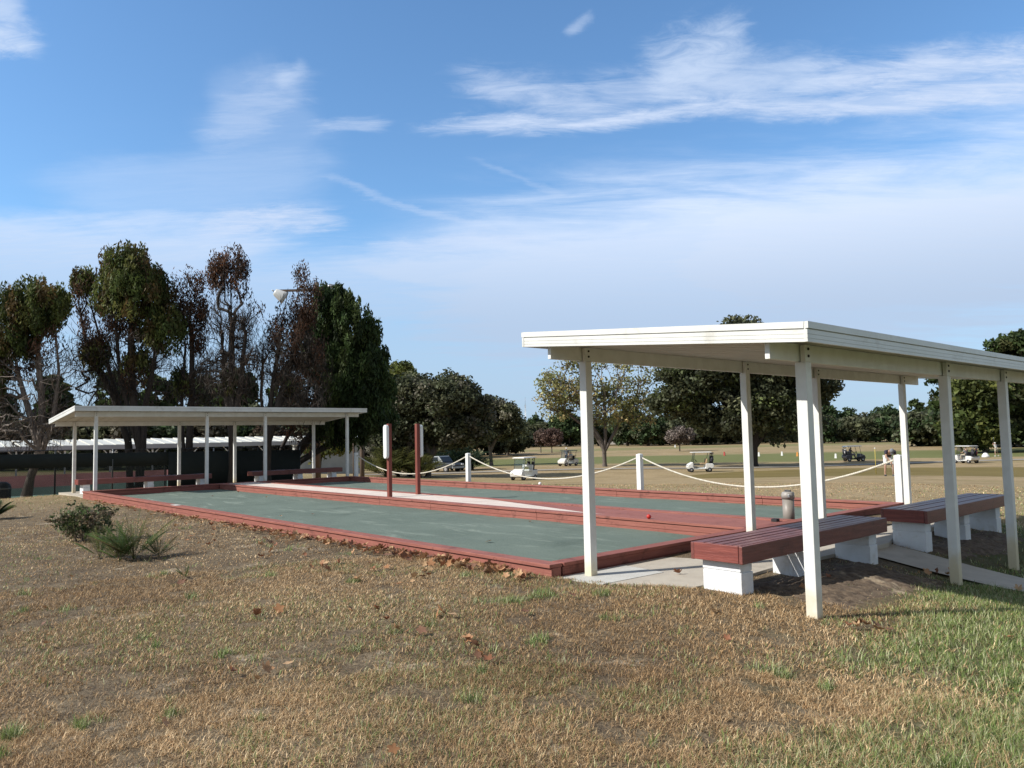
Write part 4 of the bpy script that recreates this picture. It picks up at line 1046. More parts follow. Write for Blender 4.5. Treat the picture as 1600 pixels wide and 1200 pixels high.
house('grey roofed low house left of the yellow house', 792, 268, 13, (.38, .36, .33), (.13, .15, .15))
house('white walled house behind the pinkish leafless tree', 872, 266, 12, (.58, .55, .50), (.22, .20, .18))
house('cream house behind the front shelter post', 905, 268, 11, (.62, .58, .50), (.28, .25, .22))
house('white house behind the sparse tree trunk', 962, 272, 12, (.55, .54, .52), (.25, .24, .22))
# ------------------------------------------------------------------ parked car under the oak
def car(p, rot):
    t = thing('parked_car', 'dark parked pickup with silvery cab top under the oaks', 'car', p, rot)
    m_ = flat('car_paint', (.05, .055, .06), .25); m2 = flat('car_silver', (.40, .43, .44), .3, .3)
    body = [(-2.4, .45), (-2.35, .95), (-.75, 1.0), (.9, 1.0), (2.2, .92), (2.4, .75), (2.4, .42)]
    MB().extrude(body, -.9, .9).build('body', m_, t, bevel=.06)
    cab = [(-.85, 1.0), (-.75, 1.62), (.35, 1.66), (.95, 1.02)]
    MB().extrude(cab, -.78, .78).build('cab', m2, t, bevel=.05)
    MB().add([(.50, -.7, 1.57), (.50, .7, 1.57), (.98, .72, 1.06), (.98, -.72, 1.06), (.47, -.7, 1.55), (.47, .7, 1.55), (.95, .72, 1.04), (.95, -.72, 1.04)], [(0, 1, 2, 3), (7, 6, 5, 4), (0, 3, 7, 4), (1, 5, 6, 2), (0, 4, 5, 1), (3, 2, 6, 7)]).build('windshield', glass_dark, t)
    for s_ in (-1, 1):
        MB().box((-.2, s_*.785, 1.32), (.9, .03, .42)).build('side_window', glass_dark, t)
        MB().box((2.38, s_*.65, .78), (.1, .35, .16)).build('headlight', white_paint, t, bevel=.02)
        for x in (-1.5, 1.5):
            w = MB().tube([(x, s_*.72, .34), (x, s_*.93, .34)], .34, 18).build('wheel', tyre_mat, t); MB().tube([(x, s_*.925, .34), (x, s_*.945, .34)], .19, 12).build('rim', rim_mat, w)
    MB().box((2.43, 0, .5), (.12, 1.75, .2)).build('bumper', m2, t, bevel=.03)
p = at_depth(690, 733, 80); car((p[0], p[1], h1(p[0], p[1])), math.atan2(-FH[1], -FH[0])+R(50))
# ------------------------------------------------------------------ golf carts
def golf_cart(label, px, py, rot, body, roof, seat, shield=True, bags=2, depth=None):
    p = gp(px, py) if depth is None else at_depth(px, py, depth); p[2] = h1(p[0], p[1])
    t = thing('golf_cart', label, 'golf cart', p, rot, 'golf carts parked on the range')
    low = [(-1.15, .38), (-1.2, .62), (-1.08, .78), (-.45, .80), (-.42, .40), (.55, .32), (.62, .34), (.72, .66), (.95, .78), (1.12, .70), (1.2, .5), (1.16, .32), (.9, .26), (-.8, .26)]
    MB().extrude(low, -.58, .58).build('body', body, t, bevel=.05)
    MB().extrude([(.60, .36), (.66, .90), (.72, .94), (1.10, .74), (1.2, .52), (1.14, .36)], -.5, .5).build('front_cowl', body, t, bevel=.06)
    s_ = MB(); s_.box((-.25, 0, .78), (.52, 1.05, .14)); s_.box((-.56, 0, 1.02), (.12, 1.05, .40), ry=-.15); s_.build('seat', seat, t, bevel=.04)
    r_ = MB(); r_.box((-.12, 0, 1.80), (1.85, 1.16, .05)); r_.box((-.12, 0, 1.835), (1.7, 1.02, .03)); r_.build('roof', roof, t, bevel=.02)
    for sy in (-1, 1):
        MB().tube([(.68, sy*.5, .86), (.60, sy*.52, 1.3), (.50, sy*.53, 1.79)], .022, 6).build('front_strut', cart_dark, t)
        MB().tube([(-.72, sy*.5, .72), (-.72, sy*.53, 1.2), (-.86, sy*.53, 1.79)], .022, 6).build('rear_strut', cart_dark, t)
    if shield:
        gl = MB().add([(.685, -.49, .9), (.685, .49, .9), (.51, .51, 1.76), (.51, -.51, 1.76), (.675, -.49, .9), (.675, .49, .9), (.50, .51, 1.76), (.50, -.51, 1.76)], [(0, 1, 2, 3), (7, 6, 5, 4), (0, 3, 7, 4), (1, 5, 6, 2), (0, 4, 5, 1), (3, 2, 6, 7)]).build('windshield', CLEAR, t)
    MB().tube([(.62, .24, .85), (.40, .24, 1.05)], .02, 6).build('steering_column', cart_dark, t)
    sw = MB(); c = Vector((.39, .24, 1.06)); n_ = Vector((-.75, 0, .66)).normalized(); a = Vector((0, 1, 0)); b_ = n_.cross(a)
    sw.tube([c+(a*math.cos(i/12*6.2832)+b_*math.sin(i/12*6.2832))*.17 for i in range(13)], .016, 5); sw.tube([c-a*.16, c+a*.16], .012, 5); sw.build('steering_wheel', cart_dark, t)
    for x in (-.78, .86):
        for sy in (-1, 1):
            w = MB(); w.lathe([(.1, -.09), (.19, -.09), (.225, -.06), (.225, .06), (.19, .09), (.1, .09)], n=18, axis='y'); o = w.build('wheel', tyre_mat, t); o.location = (x, sy*.50, .225)
            MB().lathe([(0, -.07), (.12, -.085), (.13, 0), (.12, .085), (0, .07)], n=14, axis='y').build('rim', rim_mat, o)
    for sy in (-1, 1): MB().box((1.17, sy*.33, .62), (.05, .16, .09)).build('headlight', rim_mat, t, bevel=.01)
    MB().box((-1.05, 0, .80), (.42, .95, .05)).build('bag_rack', cart_dark, t)
    MB().tube([(-.95, -.45, 1.15), (-1.0, 0, 1.18), (-.95, .45, 1.15)], .02, 6).build('bag_bar', cart_dark, t)
    return t, p, rot
def golf_bag(label, cart, dx, dy, col, accent):
    ct, p, rot = cart
    c = Matrix.Rotation(rot, 3, 'Z') @ Vector((dx, dy, .80)); t = thing('golf_bag', label, 'golf bag', Vector(p)+c, rot, 'golf bags strapped to the carts')
    mb = MB(); mb.tube([(0, 0, 0), (-.02, 0, .3), (-.06, 0, .62)], [.12, .13, .14], 12); mb.build('bag', col, t)
    MB().tube([(-.10, -.0, .12), (-.16, 0, .42)], [.06, .06], 8).build('pocket', accent, t)
    MB().tube([(-.056, 0, .60), (-.066, 0, .66)], .147, 12).build('collar', accent, t)
    for k in range(6):
        a = k*1.05; ox, oy = .07*math.cos(a), .07*math.sin(a); l_ = .26+.06*math.sin(k*2.3)
        cl = MB().tube([(-.06+ox, oy, .6), (-.10+ox*1.3, oy*1.3, .62+l_)], .008, 5); cl.sphere((-.10+ox*1.3, oy*1.3, .64+l_), .045 if k % 2 else .03, 8, 6, (1.3, .8, .9)); cl.build('club', cart_dark if k % 2 else steel, t)
def clear_mat():
    m, nt, b, out = newmat('windshield_clear'); k = NT(nt)
    tr = k.n('ShaderNodeBsdfTransparent'); tr.inputs[0].default_value = (.82, .86, .86, 1); gl = k.n('ShaderNodeBsdfGlossy'); gl.inputs['Roughness'].default_value = .05
    mx = k.n('ShaderNodeMixShader'); mx.inputs[0].default_value = .05; k.lk(tr.outputs[0], mx.inputs[1]); k.lk(gl.outputs[0], mx.inputs[2]); k.lk(mx.outputs[0], out.inputs[0]); return m
CLEAR = clear_mat()
def head(a): # heading: a=0 to picture right, 90 away, -90 to the camera
    v = RH*math.cos(R(a))+FH*math.sin(R(a)); return math.atan2(v[1], v[0])
bag_dark = flat('bag_dark', (.03, .03, .04), .6); bag_white = flat('bag_white', (.6, .6, .58), .6); bag_red = flat('bag_red', (.2, .04, .04), .6)
c1 = golf_cart('nearest white golf cart, front turned to the camera, behind the rope', 819, 750, head(-125), cart_white, cart_white, cart_white)
golf_bag('dark golf bag with club heads on the nearest white cart', c1, -1.0, .22, bag_dark, bag_white); golf_bag('black golf bag on the far side of the nearest white cart', c1, -1.0, -.22, bag_dark, bag_dark)
o = MB().sphere((0, 0, .1), .17, 12, 8, (1, 1.3, .8)).build('towel_bundle', flat('towel', (.6, .58, .3), .9)); o.location = Vector(c1[1])+Matrix.Rotation(c1[2], 3, 'Z') @ Vector((-.2, .1, .87)); tag(o, 'pale yellow towel bundle on the seat of the nearest cart', 'towel')
c2 = golf_cart('white golf cart with black seats, a man standing behind it', 888, 728, head(-140), cart_white, cart_dark, cart_dark)
c3 = golf_cart('white golf cart with tan seats in side view', 1094, 737.5, head(176), cart_white, cart_white, cart_tan)
golf_bag('black golf bag on the white cart with tan seats', c3, -1.02, .22, bag_dark, bag_dark); golf_bag('dark golf bag with white collar on the cart with tan seats', c3, -1.02, -.22, bag_dark, bag_white)
c4 = golf_cart('dark golf cart with grey blue roof on the range', 1334, 721, head(4), cart_dark, cart_blue, cart_dark, False)
golf_bag('black golf bag on the dark cart with grey blue roof', c4, -1.02, .22, bag_dark, bag_dark); golf_bag('dark golf bag with white pocket on the grey blue roofed cart', c4, -1.02, -.22, bag_dark, bag_white)
c5 = golf_cart('white roofed golf cart seen from behind near the swinging golfer', 1510, 724, head(106), cart_white, cart_white, cart_dark, True)
golf_bag('black golf bag on the cart near the swinging golfer', c5, -1.02, .22, bag_dark, bag_dark); golf_bag('dark golf bag with red pocket on the cart near the swinging golfer', c5, -1.02, -.22, bag_dark, bag_red)
# ------------------------------------------------------------------ people
def skin_obj(name, verts, edges, rad, mat, parent, sub=2, root=0):
    me = bpy.data.meshes.new(name); me.from_pydata(verts, edges, []); me.materials.append(mat)
    o = link(bpy.data.objects.new(name, me), parent); m = o.modifiers.new('skin', 'SKIN'); m.use_smooth_shade = True
    for i, r_ in enumerate(rad):
        r_ = r_ if hasattr(r_, '__len__') else (r_, r_); me.skin_vertices[0].data[i].radius = r_; me.skin_vertices[0].data[i].use_root = (i == root)
    s_ = o.modifiers.new('sub', 'SUBSURF'); s_.levels = sub; s_.render_levels = sub
    return o
def person(label, p, rot, J, top, bottom, cap=None, shoe=None, sleeve=.6, legs=.45, group=None):
    """J: joints (x forward, y left, z up): hip, chest, neck, head, and L/R of shoulder, elbow, wrist, hipj, knee, ankle"""
    t = thing('person', label, 'person', p, rot)
    v = []; e = []; r_ = []
    def a(pt, rr, prev=None):
        v.append(tuple(pt)); r_.append(rr); i = len(v)-1
        if prev is not None: e.append((prev, i))
        return i
    J = {k: np.array(q, float) for k, q in J.items()}
    hp = a(J['hip'], (.13, .11)); wa = a(J['hip']*.5+J['chest']*.5, (.125, .10), hp); ch = a(J['chest'], (.15, .11), wa); nk = a(J['neck'], .055, ch)
    hd = J['head']; up = (hd-J['neck'])/np.linalg.norm(hd-J['neck'])
    h0 = a(hd-up*.03, (.075, .085), nk); h1_ = a(hd+up*.07, (.08, .095), h0); a(hd+up*.13, (.05, .06), h1_)
    for s_ in 'LR':
        sh = a(J['sh'+s_], .062, ch); el = a(J['el'+s_], .042, sh); wr = a(J['wr'+s_], .028, el)
        d_ = (J['wr'+s_]-J['el'+s_]); d_ /= np.linalg.norm(d_); a(J['wr'+s_]+d_*.08, (.036, .02), wr)
        hj = a(J['hj'+s_], .085, hp); kn = a(J['kn'+s_], .055, hj); an = a(J['an'+s_], .036, kn)
        a(J['an'+s_]+np.array([.14, 0, -.05]), (.035, .025), an)
    skin_obj('body', v, e, r_, skin_mat, t)
    # fingers
    for s_ in 'LR':
        d_ = (J['wr'+s_]-J['el'+s_]); d_ /= np.linalg.norm(d_); sd = np.cross(d_, [0, 0, 1.]); sd /= max(1e-6, np.linalg.norm(sd)); pal = np.cross(sd, d_)
        mb = MB()
        for k in range(4):
            b0 = J['wr'+s_]+d_*.09+sd*(.03-.02*k); l_ = (.065, .075, .07, .055)[k]
            mb.tube([b0-d_*.02, b0+d_*l_*.55, b0+d_*l_*.9-pal*l_*.4], [.010, .009, .007], 6)
        b0 = J['wr'+s_]+d_*.04+sd*.035; mb.tube([b0, b0+d_*.03+sd*.025, b0+d_*.06+sd*.02-pal*.015], [.011, .010, .008], 6)
        mb.build('fingers', skin_mat, t)
    v = []; e = []; r_ = []
    hp = a(J['hip']-np.array([0, 0, .02]), (.15, .125)); wa = a(J['hip']*.5+J['chest']*.5, (.145, .12), hp); ch = a(J['chest'], (.172, .13), wa); a(J['neck']*.75+J['chest']*.25, .08, ch)
    for s_ in 'LR':
        sh = a(J['sh'+s_], .08, ch); a(J['sh'+s_]*(1-sleeve)+J['el'+s_]*sleeve, .066, sh)
    skin_obj('shirt', v, e, r_, top, t)
    v = []; e = []; r_ = []
    hp = a(J['hip']-np.array([0, 0, .01]), (.152, .13))
    for s_ in 'LR':
        hj = a(J['hj'+s_], .108, hp); k1 = a(J['hj'+s_]*(1-min(1, legs*2))+J['kn'+s_]*min(1, legs*2), .085 if legs < .5 else .072, hj)
        if legs > .5: a(J['kn'+s_]*.1+J['an'+s_]*.9, .058, k1)
    skin_obj('trousers' if legs > .5 else 'shorts', v, e, r_, bottom, t)
    fw = np.array([1., 0, 0]); side = np.array([0, 1., 0]); fwd = np.cross(side, up)
    mb = MB(); c = hd+up*.09
    mb.sphere((0, 0, 0), .105, 14, 8, (1.05, .95, .75))
    vs = [tuple(c+fwd*x+side*y+up*z) for x, y, z in mb.v]; mb.v = vs
    if cap is not None:
        br = [c+fwd*.08+side*.08, c+fwd*.19+side*.05-up*.02, c+fwd*.19-side*.05-up*.02, c+fwd*.08-side*.08]
        mb.add([tuple(q) for q in br]+[tuple(q-up*.012) for q in br], [(0, 1, 2, 3), (7, 6, 5, 4), (0, 4, 5, 1), (1, 5, 6, 2), (2, 6, 7, 3), (3, 7, 4, 0)])
    mb.build('cap' if cap is not None else 'hair', cap or cart_dark, t)
    fc = MB()
    nb_ = hd+fwd*.085+up*.02; fc.add([tuple(nb_+up*.03), tuple(nb_+side*.014-up*.015), tuple(nb_-side*.014-up*.015), tuple(nb_+fwd*.025-up*.012)], [(0, 1, 3), (0, 3, 2), (1, 2, 3), (0, 2, 1)])
    for s_ in (-1, 1): q = hd+up*.01+side*s_*.085; fc.sphere(tuple(q), .028, 8, 6, (.8, .4, 1.2))
    fc.build('face', skin_mat, t)
    ey = MB()
    for s_ in (-1, 1): ey.sphere(tuple(hd+fwd*.082+side*s_*.032+up*.04), .011, 6, 5)
    ey.sphere(tuple(hd+fwd*.082-up*.035), .018, 6, 5, (.4, 1.2, .4))
    ey.build('eyes_mouth', flat('eye_dark', (.08, .04, .035), .5), t)
    for s_ in 'LR':
        q = J['an'+s_]; sm = MB(); sm.sphere((q[0]+.05, q[1], q[2]-.04), .07, 10, 6, (1.9, .75, .65)); sm.build('shoe', shoe or cart_dark, t)
    return t
navy = flat('cloth_navy', (.035, .03, .05), .85); whitec = flat('cloth_white', (.72, .72, .70), .85); khaki = flat('cloth_khaki', (.42, .37, .28), .85); greyc = flat('cloth_grey', (.20, .21, .23), .85)
def blade(label, p, grip, headp, rot):
    t = thing('golf_club', label, 'golf club', p, rot); MB().tube([grip, headp], [.012, .009], 6).build('shaft', steel, t)
    g = Vector(grip); hh_ = Vector(headp); d_ = (hh_-g).normalized(); MB().tube([g, g+d_*.26], .017, 6).build('grip', cart_dark, t)
    MB().box(tuple(hh_), (.10, .05, .045), rz=.4).build('club_head', steel, t, bevel=.008)
p = at_depth(1390, 741.5, 42); p[2] = h1(p[0], p[1]); rt = head(-100)
person('person bending over a putt in dark shirt, cap and pale shorts', p, rt, dict(hip=(-.18, 0, .92), chest=(.18, 0, 1.17), neck=(.34, 0, 1.22), head=(.46, 0, 1.22), shL=(.26, .2, 1.18), shR=(.26, -.2, 1.18), elL=(.34, .2, .92), elR=(.34, -.2, .92), wrL=(.40, .04, .72), wrR=(.40, -.03, .68),
    hjL=(-.16, .11, .88), hjR=(-.16, -.11, .88), knL=(.0, .17, .48), knR=(.0, -.17, .48), anL=(-.06, .18, .08), anR=(-.06, -.18, .08)), navy, whitec, greyc, cart_dark).scale = (1.14, 1.14, 1.14)
blade('putter held by the bending golfer', p, (.40, .0, .74), (.58, .02, .03), rt)
p = gp(1557, 713); rt = head(110)
person('golfer in white shirt and beige shorts finishing a swing', p, rt, dict(hip=(0, 0, .95), chest=(.04, .02, 1.32), neck=(.05, .02, 1.48), head=(.07, .02, 1.57), shL=(.04, .22, 1.40), shR=(.06, -.17, 1.40), elL=(.14, .38, 1.46), elR=(.24, .04, 1.30), wrL=(.02, .34, 1.66), wrR=(.06, .30, 1.62),
    hjL=(0, .1, .92), hjR=(0, -.1, .92), knL=(.03, .14, .50), knR=(.02, -.20, .50), anL=(0, .17, .08), anR=(-.06, -.30, .10)), whitec, khaki, whitec, whitec)
blade('club swung over the shoulder of the golfer in white', p, (.04, .32, 1.62), (-.22, .62, 2.3), rt)
ob = MB().lathe([(0, 0), (.45, 0), (.40, .2), (.2, .5), (0, .56)], n=14).build('ball_heap', white_paint); pb_ = gp(1540, 714.5); ob.location = pb_; tag(ob, 'small white heap of range balls left of the swinging golfer', 'ball pile')
v2 = Vector(c2[1])+Vector(tuple(FH*2.0))+Vector(tuple(RH*-.05)); pp = (v2.x, v2.y, h1(v2.x, v2.y)+.0)
stand = dict(hip=(0, 0, .98), chest=(.02, 0, 1.36), neck=(.02, 0, 1.54), head=(.04, 0, 1.63), shL=(.0, .21, 1.45), shR=(.0, -.21, 1.45), elL=(.02, .27, 1.15), elR=(.02, -.27, 1.15), wrL=(.14, .24, .93), wrR=(.14, -.24, .93), hjL=(0, .1, .94), hjR=(0, -.1, .94), knL=(.02, .11, .51), knR=(.02, -.11, .51), anL=(0, .12, .08), anR=(0, -.12, .08))
st2 = {k: (q[0]*1.22, q[1]*1.1, q[2]*1.22) for k, q in stand.items()}
person('man in grey shirt and white cap standing behind the golf cart', pp, head(-90), st2, greyc, cart_dark, whitec, cart_dark, legs=.9)
sit = dict(hip=(-.25, 0, .92), chest=(-.28, 0, 1.27), neck=(-.26, 0, 1.44), head=(-.22, 0, 1.53), shL=(-.27, .2, 1.36), shR=(-.27, -.2, 1.36), elL=(-.05, .26, 1.12), elR=(-.05, -.24, 1.12), wrL=(.22, .16, 1.10), wrR=(.14, -.12, .98), hjL=(-.2, .1, .90), hjR=(-.2, -.1, .90), knL=(.24, .12, .90), knR=(.24, -.12, .90), anL=(.36, .12, .46), anR=(.36, -.12, .46))
def seated(label, c, dy, top):
    o = Matrix.Rotation(c[2], 3, 'Z') @ Vector((0, dy, 0)); person(label, Vector(c[1])+o, c[2], sit, top, khaki, whitec, cart_dark, legs=.9)
seated('driver in white shirt seated in the cart with black seats', c2, .24, whitec)
seated('driver in dark shirt seated in the dark grey blue roofed cart', c4, .24, navy)
seated('driver in grey shirt seated in the cart near the swinging golfer', c5, .24, greyc)
# flagstick and range markers
pf = gp(1369, 741); t = thing('flagstick', 'thin yellow flagstick left of the bending golfer', 'flagstick', pf)
MB().tube([(0, 0, 0), (0, 0, 1.75)], .022, 6).build('stick', flat('stick_yellow', (.55, .42, .08), .5), t); MB().sphere((0, 0, 1.79), .05, 8, 6).build('knob', white_paint, t)
for px, py, cl, lb in [(1186, 713, (.7, .7, .68), 'white'), (1132, 712, (.4, .06, .05), 'red'), (1222, 712, (.7, .7, .68), 'white'), (1246, 713, (.6, .25, .05), 'orange'), (1055, 699, (.7, .7, .68), 'white'), (1306, 716, (.7, .7, .68), 'white')]:
    p = gp(px, py); t = thing('range_marker', {'white': 'short white marker peg out on the golf range', 'red': 'short red marker peg above the cart with tan seats', 'orange': 'short orange marker peg on the range beside the near post'}[lb], 'marker', p, group='white marker pegs on the range' if lb == 'white' else None)
    MB().box((0, 0, .3), (.3, .14, .62), taper=.7).build('board', flat('marker_'+lb, cl, .6), t); MB().tube([(0, 0, -.1), (0, 0, .3)], .03, 6).build('peg', steel, t)
p = gp(1196, 722); 
# ------------------------------------------------------------------ fallen leaves
def leaf_shape(seed, curl):
    rs = np.random.default_rng(seed); pts = []
    lob = 5; n = 20
    for i in range(n):
        a = 2*math.pi*i/n; r_ = .055*(.62+.38*abs(math.cos(a*lob/2)))*(1.15 if -1 < math.cos(a) else 1)*(.85+.3*rs.random())
        pts.append((r_*math.cos(a)*1.25, r_*math.sin(a)))
    vs = [(0, 0, .004)]+[(x, y, curl*(x*x*5+abs(y)*.55)+.012*rs.random()) for x, y in pts]
    fs = np.array([(0, 1+i, 1+(i+1) % n) for i in range(n)])
    vs += [(-.065, 0, .01), (-.12, .006, .02), (-.12, -.002, .02)]; fs = np.concatenate([fs, [(n+1, n+2, n+3)]])
    base = np.array([(.36, .18, .085), (.44, .25, .13), (.27, .12, .065), (.48, .31, .17), (.20, .105, .065)][seed % 5])
    c = np.tile(base, (len(vs), 1))*(.85+.3*rs.random((len(vs), 1)))
    return np_mesh('fallen_leaf', np.array(vs), [fs], dry_leaf_m, c)
LM = [leaf_shape(s, .4+.5*(s % 4)) for s in range(10)]
rs = np.random.default_rng(5); LP = []
for _ in range(430):   # drift along the near border
    x = -L+2+(L-2)*(rs.random()**.62); 
    if rs.random() > .35+.65*fbm(np.array([x*.8]), np.array([3.]), 4)[0]*1.3: continue
    LP.append((x, -.09-abs(rs.normal(0, .17))-.02, rs.random()*.03))
for _ in range(60): LP.append((-rs.random()*9, -.3-rs.random()*1.3, .01))
for _ in range(24):
    q = gp(rs.uniform(0, 1600), 900+290*rs.random()**2); LP.append((q[0], q[1], .01))
for q in [(1355, 985), (1340, 982), (1365, 988), (285, 915), (640, 990), (420, 960), (745, 1010), (690, 960), (530, 955), (760, 1035), (370, 1065), (1470, 900), (1486, 898)]:
    g = gp(*q)
    for _ in range(3): LP.append((g[0]+rs.normal(0, .1), g[1]+rs.normal(0, .1), .015))
for _ in range(9): LP.append((-rs.random()*18-.5, .2+rs.random()*3.5, None))
LP = [(x, y, (hz([x], [y])[0]+.025+dz) if dz is not None else ZS+.02) for x, y, dz in LP]
LP.sort(key=lambda q: (q[0]-CAM[0])**2+(q[1]-CAM[1])**2)
for i, (x, y, z) in enumerate(LP[:290]):
    o = link(bpy.data.objects.new('fallen_leaf', LM[i % 10])); o.location = (x, y, z); s = rs.uniform(.45, .95)*(1 if -.5 < y < .3 else .75); o.scale = (s, s, s*.7)
    o.rotation_euler = (rs.normal(0, .5), rs.normal(0, .5), rs.uniform(0, 6.28)); tag(o, 'dry brown lobed leaf fallen on the lawn or courts', 'leaf', 'dry brown leaves fallen around the courts')
rest = LP[290:]
if rest:
    VV = []; FF = []; CC = []; o_ = 0
    for i, (x, y, z) in enumerate(rest):
        me = LM[i % 10]; n = len(me.vertices); co = np.empty(n*3, np.float32); me.vertices.foreach_get('co', co); co = co.reshape(-1, 3)
        a = rs.uniform(0, 6.28); Rm = np.array([[math.cos(a), -math.sin(a), 0], [math.sin(a), math.cos(a), 0], [0, 0, 1]]); VV.append(co@Rm.T*rs.uniform(.45, .9)+np.array([x, y, z]))
        ca_ = np.empty(n*4, np.float32); me.attributes['col'].data.foreach_get('color', ca_); CC.append(ca_.reshape(-1, 4)[:, :3])
        FF.append(np.array([tuple(p_.vertices) for p_ in me.polygons])+o_); o_ += n
    tag(np_obj('leaf_litter', np.concatenate(VV), FF, dry_leaf_m, None, np.concatenate(CC)), kind='stuff')
# ------------------------------------------------------------------ lawn blades
def lawn():
    rs = np.random.default_rng(3)
    parts = []
    for (r0, r1, n, hgt, wid) in ((2.6, 5.2, 260000, .040, .0031), (5.2, 10, 330000, .038, .0045), (10, 18, 150000, .036, .0075), (18, 32, 60000, .034, .014), (.2, 2.6, 60000, .04, .004), (2.6, 9, 130000, .038, .006), (9, 20, 70000, .036, .011)):
        wide_ = r0 < 2 or n in (130000, 70000)
        a = rs.uniform(-R(40), R(40), n) if not wide_ else (rs.uniform(-R(90), R(90), n) if r0 < 2 else rs.uniform(R(40), R(85), n)*np.where(rs.random(n) < .72, 1, -1)); r = np.sqrt(rs.uniform(r0*r0, r1*r1, n))
        d = FH[None, :2]*np.cos(a)[:, None]+RH[None, :2]*np.sin(a)[:, None]
        P = CAM[:2]+d*r[:, None]
        x, y = P.T
        keep = ~((x > -L-.03) & (x < .03) & (y > -.03) & (y < W+.03))
        keep &= ~((x > -.02) & (x < 1.37) & (y > np.interp(x, PADX, PADY)+.02) & (y < 9.3)) & ~((x < -L) & (x > -23.6) & (y > .1) & (y < 9.4)) & (x > -25)
        # concrete path
        pl = np.array(PATH)
        for (p0, p1) in zip(pl[:-1], pl[1:]):
            e = p1-p0; t = np.clip(((P-p0)@e)/(e@e), 0, 1); keep &= np.linalg.norm(P-(p0+t[:, None]*e), axis=1) > .53
        # bare soil under the benches
        soil = ((x > 1.3) & (x < 2.8) & (y > .95) & (y < 3.9)) | ((x > 1.3) & (x < 2.6) & (y > 4.9) & (y < 8.3))
        keep &= ~(soil & (rs.random(n) > .10+.75*sstep(.48, .68, fbm(x*2, y*2, 8))))
        sand = sstep(.64, .72, fbm(x*2.6, y*2.6, 21)); keep &= rs.random(n) > sand*.8; keep &= rs.random(n) > .55*sstep(.52, .66, fbm(x*7, y*7, 23))
        x, y, n, r = x[keep], y[keep], int(keep.sum()), r[keep]
        z = hz(x, y)+(fbm(x*.9, y*.9, 5)-.5)*.05-.004
        gs = x*GN_[0]+y*GN_[1]-GOFF+(fbm(x*.8, y*.8, 31)-.5)*3.2
        green = sstep(-.4, 1.5, gs)
        lush_g = sstep(1.6, 3.0, x)*sstep(1.0, 2.5, y)         # lusher strip beside the shelter path
        patch = sstep(.66, .74, fbm(x*1.7+3, y*1.7, 41))*.9
        clump = sstep(.74, .78, fbm(x*3.1, y*3.1, 51))
        left_g = sstep(.45, .7, fbm(x*.35, y*.35, 61))*.22
        far_g = sstep(-14, -20, x)*.3
        g = np.clip(np.maximum.reduce([green*.85, lush_g*.8, patch*.28, clump*.95, left_g, far_g]), 0, 1)
        isg = rs.random(n) < g
        dry = np.array([(.44, .345, .225), (.34, .26, .165), (.25, .185, .12), (.62, .52, .375), (.14, .10, .068), (.36, .25, .145)])
        grn = np.array([(.20, .265, .075), (.30, .345, .13), (.125, .20, .048), (.50, .50, .29)])
        tone = fbm(x*.5, y*.5, 71); ci = np.clip((rs.random(n)*.75+tone*.9-.3)*6, 0, 5.99).astype(int)
        dry = dry*np.array([1.27, 1.14, .95]); order = np.array([4, 2, 1, 5, 0, 3])
        c = np.where(isg[:, None], grn[rs.integers(0, 4, n)], dry[order[ci]])*(.55+.85*rs.random((n, 1)))
        c = c*np.where(y > 9.2, 1.1, 1.0)[:, None]
        h = hgt*(.55+.9*rs.random(n))*(1+.5*green)*(1+.8*clump); w = wid*(.7+.6*rs.random(n))
        az = rs.uniform(0, 2*np.pi, n); lean = np.where(isg, rs.uniform(.35, 1.4, n), np.where(rs.random(n) < .55, rs.uniform(1.3, 1.62, n), rs.uniform(.6, 1.4, n)))
        dh = np.c_[np.cos(az), np.sin(az), np.zeros(n)]; sd = np.c_[-np.sin(az+rs.normal(0, .5, n)), np.cos(az), np.zeros(n)]
        b0 = np.c_[x, y, z]
        m_ = b0+dh*(h*.45*np.sin(lean*.6))[:, None]+np.array([0, 0, 1.])*(h*.5*np.cos(lean*.6))[:, None]
        tp = m_+dh*(h*.6*np.sin(lean))[:, None]+np.array([0, 0, 1.])*(h*.55*np.cos(lean))[:, None]
        Vv = np.stack([b0-sd*w[:, None]/2, b0+sd*w[:, None]/2, m_+sd*w[:, None]*.42, m_-sd*w[:, None]*.42, tp], 1).reshape(-1, 3)
        parts.append((Vv, np.repeat(c, 5, axis=0)))
    VV = np.concatenate([p_[0] for p_ in parts]); CC = np.concatenate([p_[1] for p_ in parts]); n = len(VV)//5
    b = np.arange(n)[:, None]*5
    o = np_obj('lawn_grass', VV, [b+np.array([[0, 1, 2, 3]]), b+np.array([[3, 2, 4]])], grass_m, None, CC)
    tag(o, kind='stuff')
lawn()
# soil under the benches
soil_m = surf('mulch_soil', (.19, .14, .095), (.07, .048, .033), 14, .95, 1.0, 30, stain=(.42, .34, .24), stain_amt=.8, stain_scale=2.2)
def soil_patch(x0, x1, y0, y1, seed):
    xs = np.linspace(x0, x1, 46); ys = np.linspace(y0, y1, 80); A, B = np.meshgrid(xs, ys, indexing='ij')
    e = np.minimum.reduce([(A-x0)/.5, (x1-A)/.5, (B-y0)/.5, (y1-B)/.5]).clip(0, 1)
    Z = hz(A, B)+(.018+.035*fbm(A*2.2, B*2.2, seed))*e-.012*(1-e)+(fbm(A*14, B*14, seed+3)-.5)*.045-.02*(1-e)
    I = np.arange(A.size).reshape(A.shape); Fq = np.c_[I[:-1, :-1].ravel(), I[1:, :-1].ravel(), I[1:, 1:].ravel(), I[:-1, 1:].ravel()]
    tag(np_obj('bare_soil', np.c_[A.ravel(), B.ravel(), Z.ravel()], [Fq], soil_m, smooth=True), kind='structure')
soil_patch(1.38, 2.85, .85, 3.75, 3); soil_patch(1.4, 2.5, 4.95, 8.3, 13)
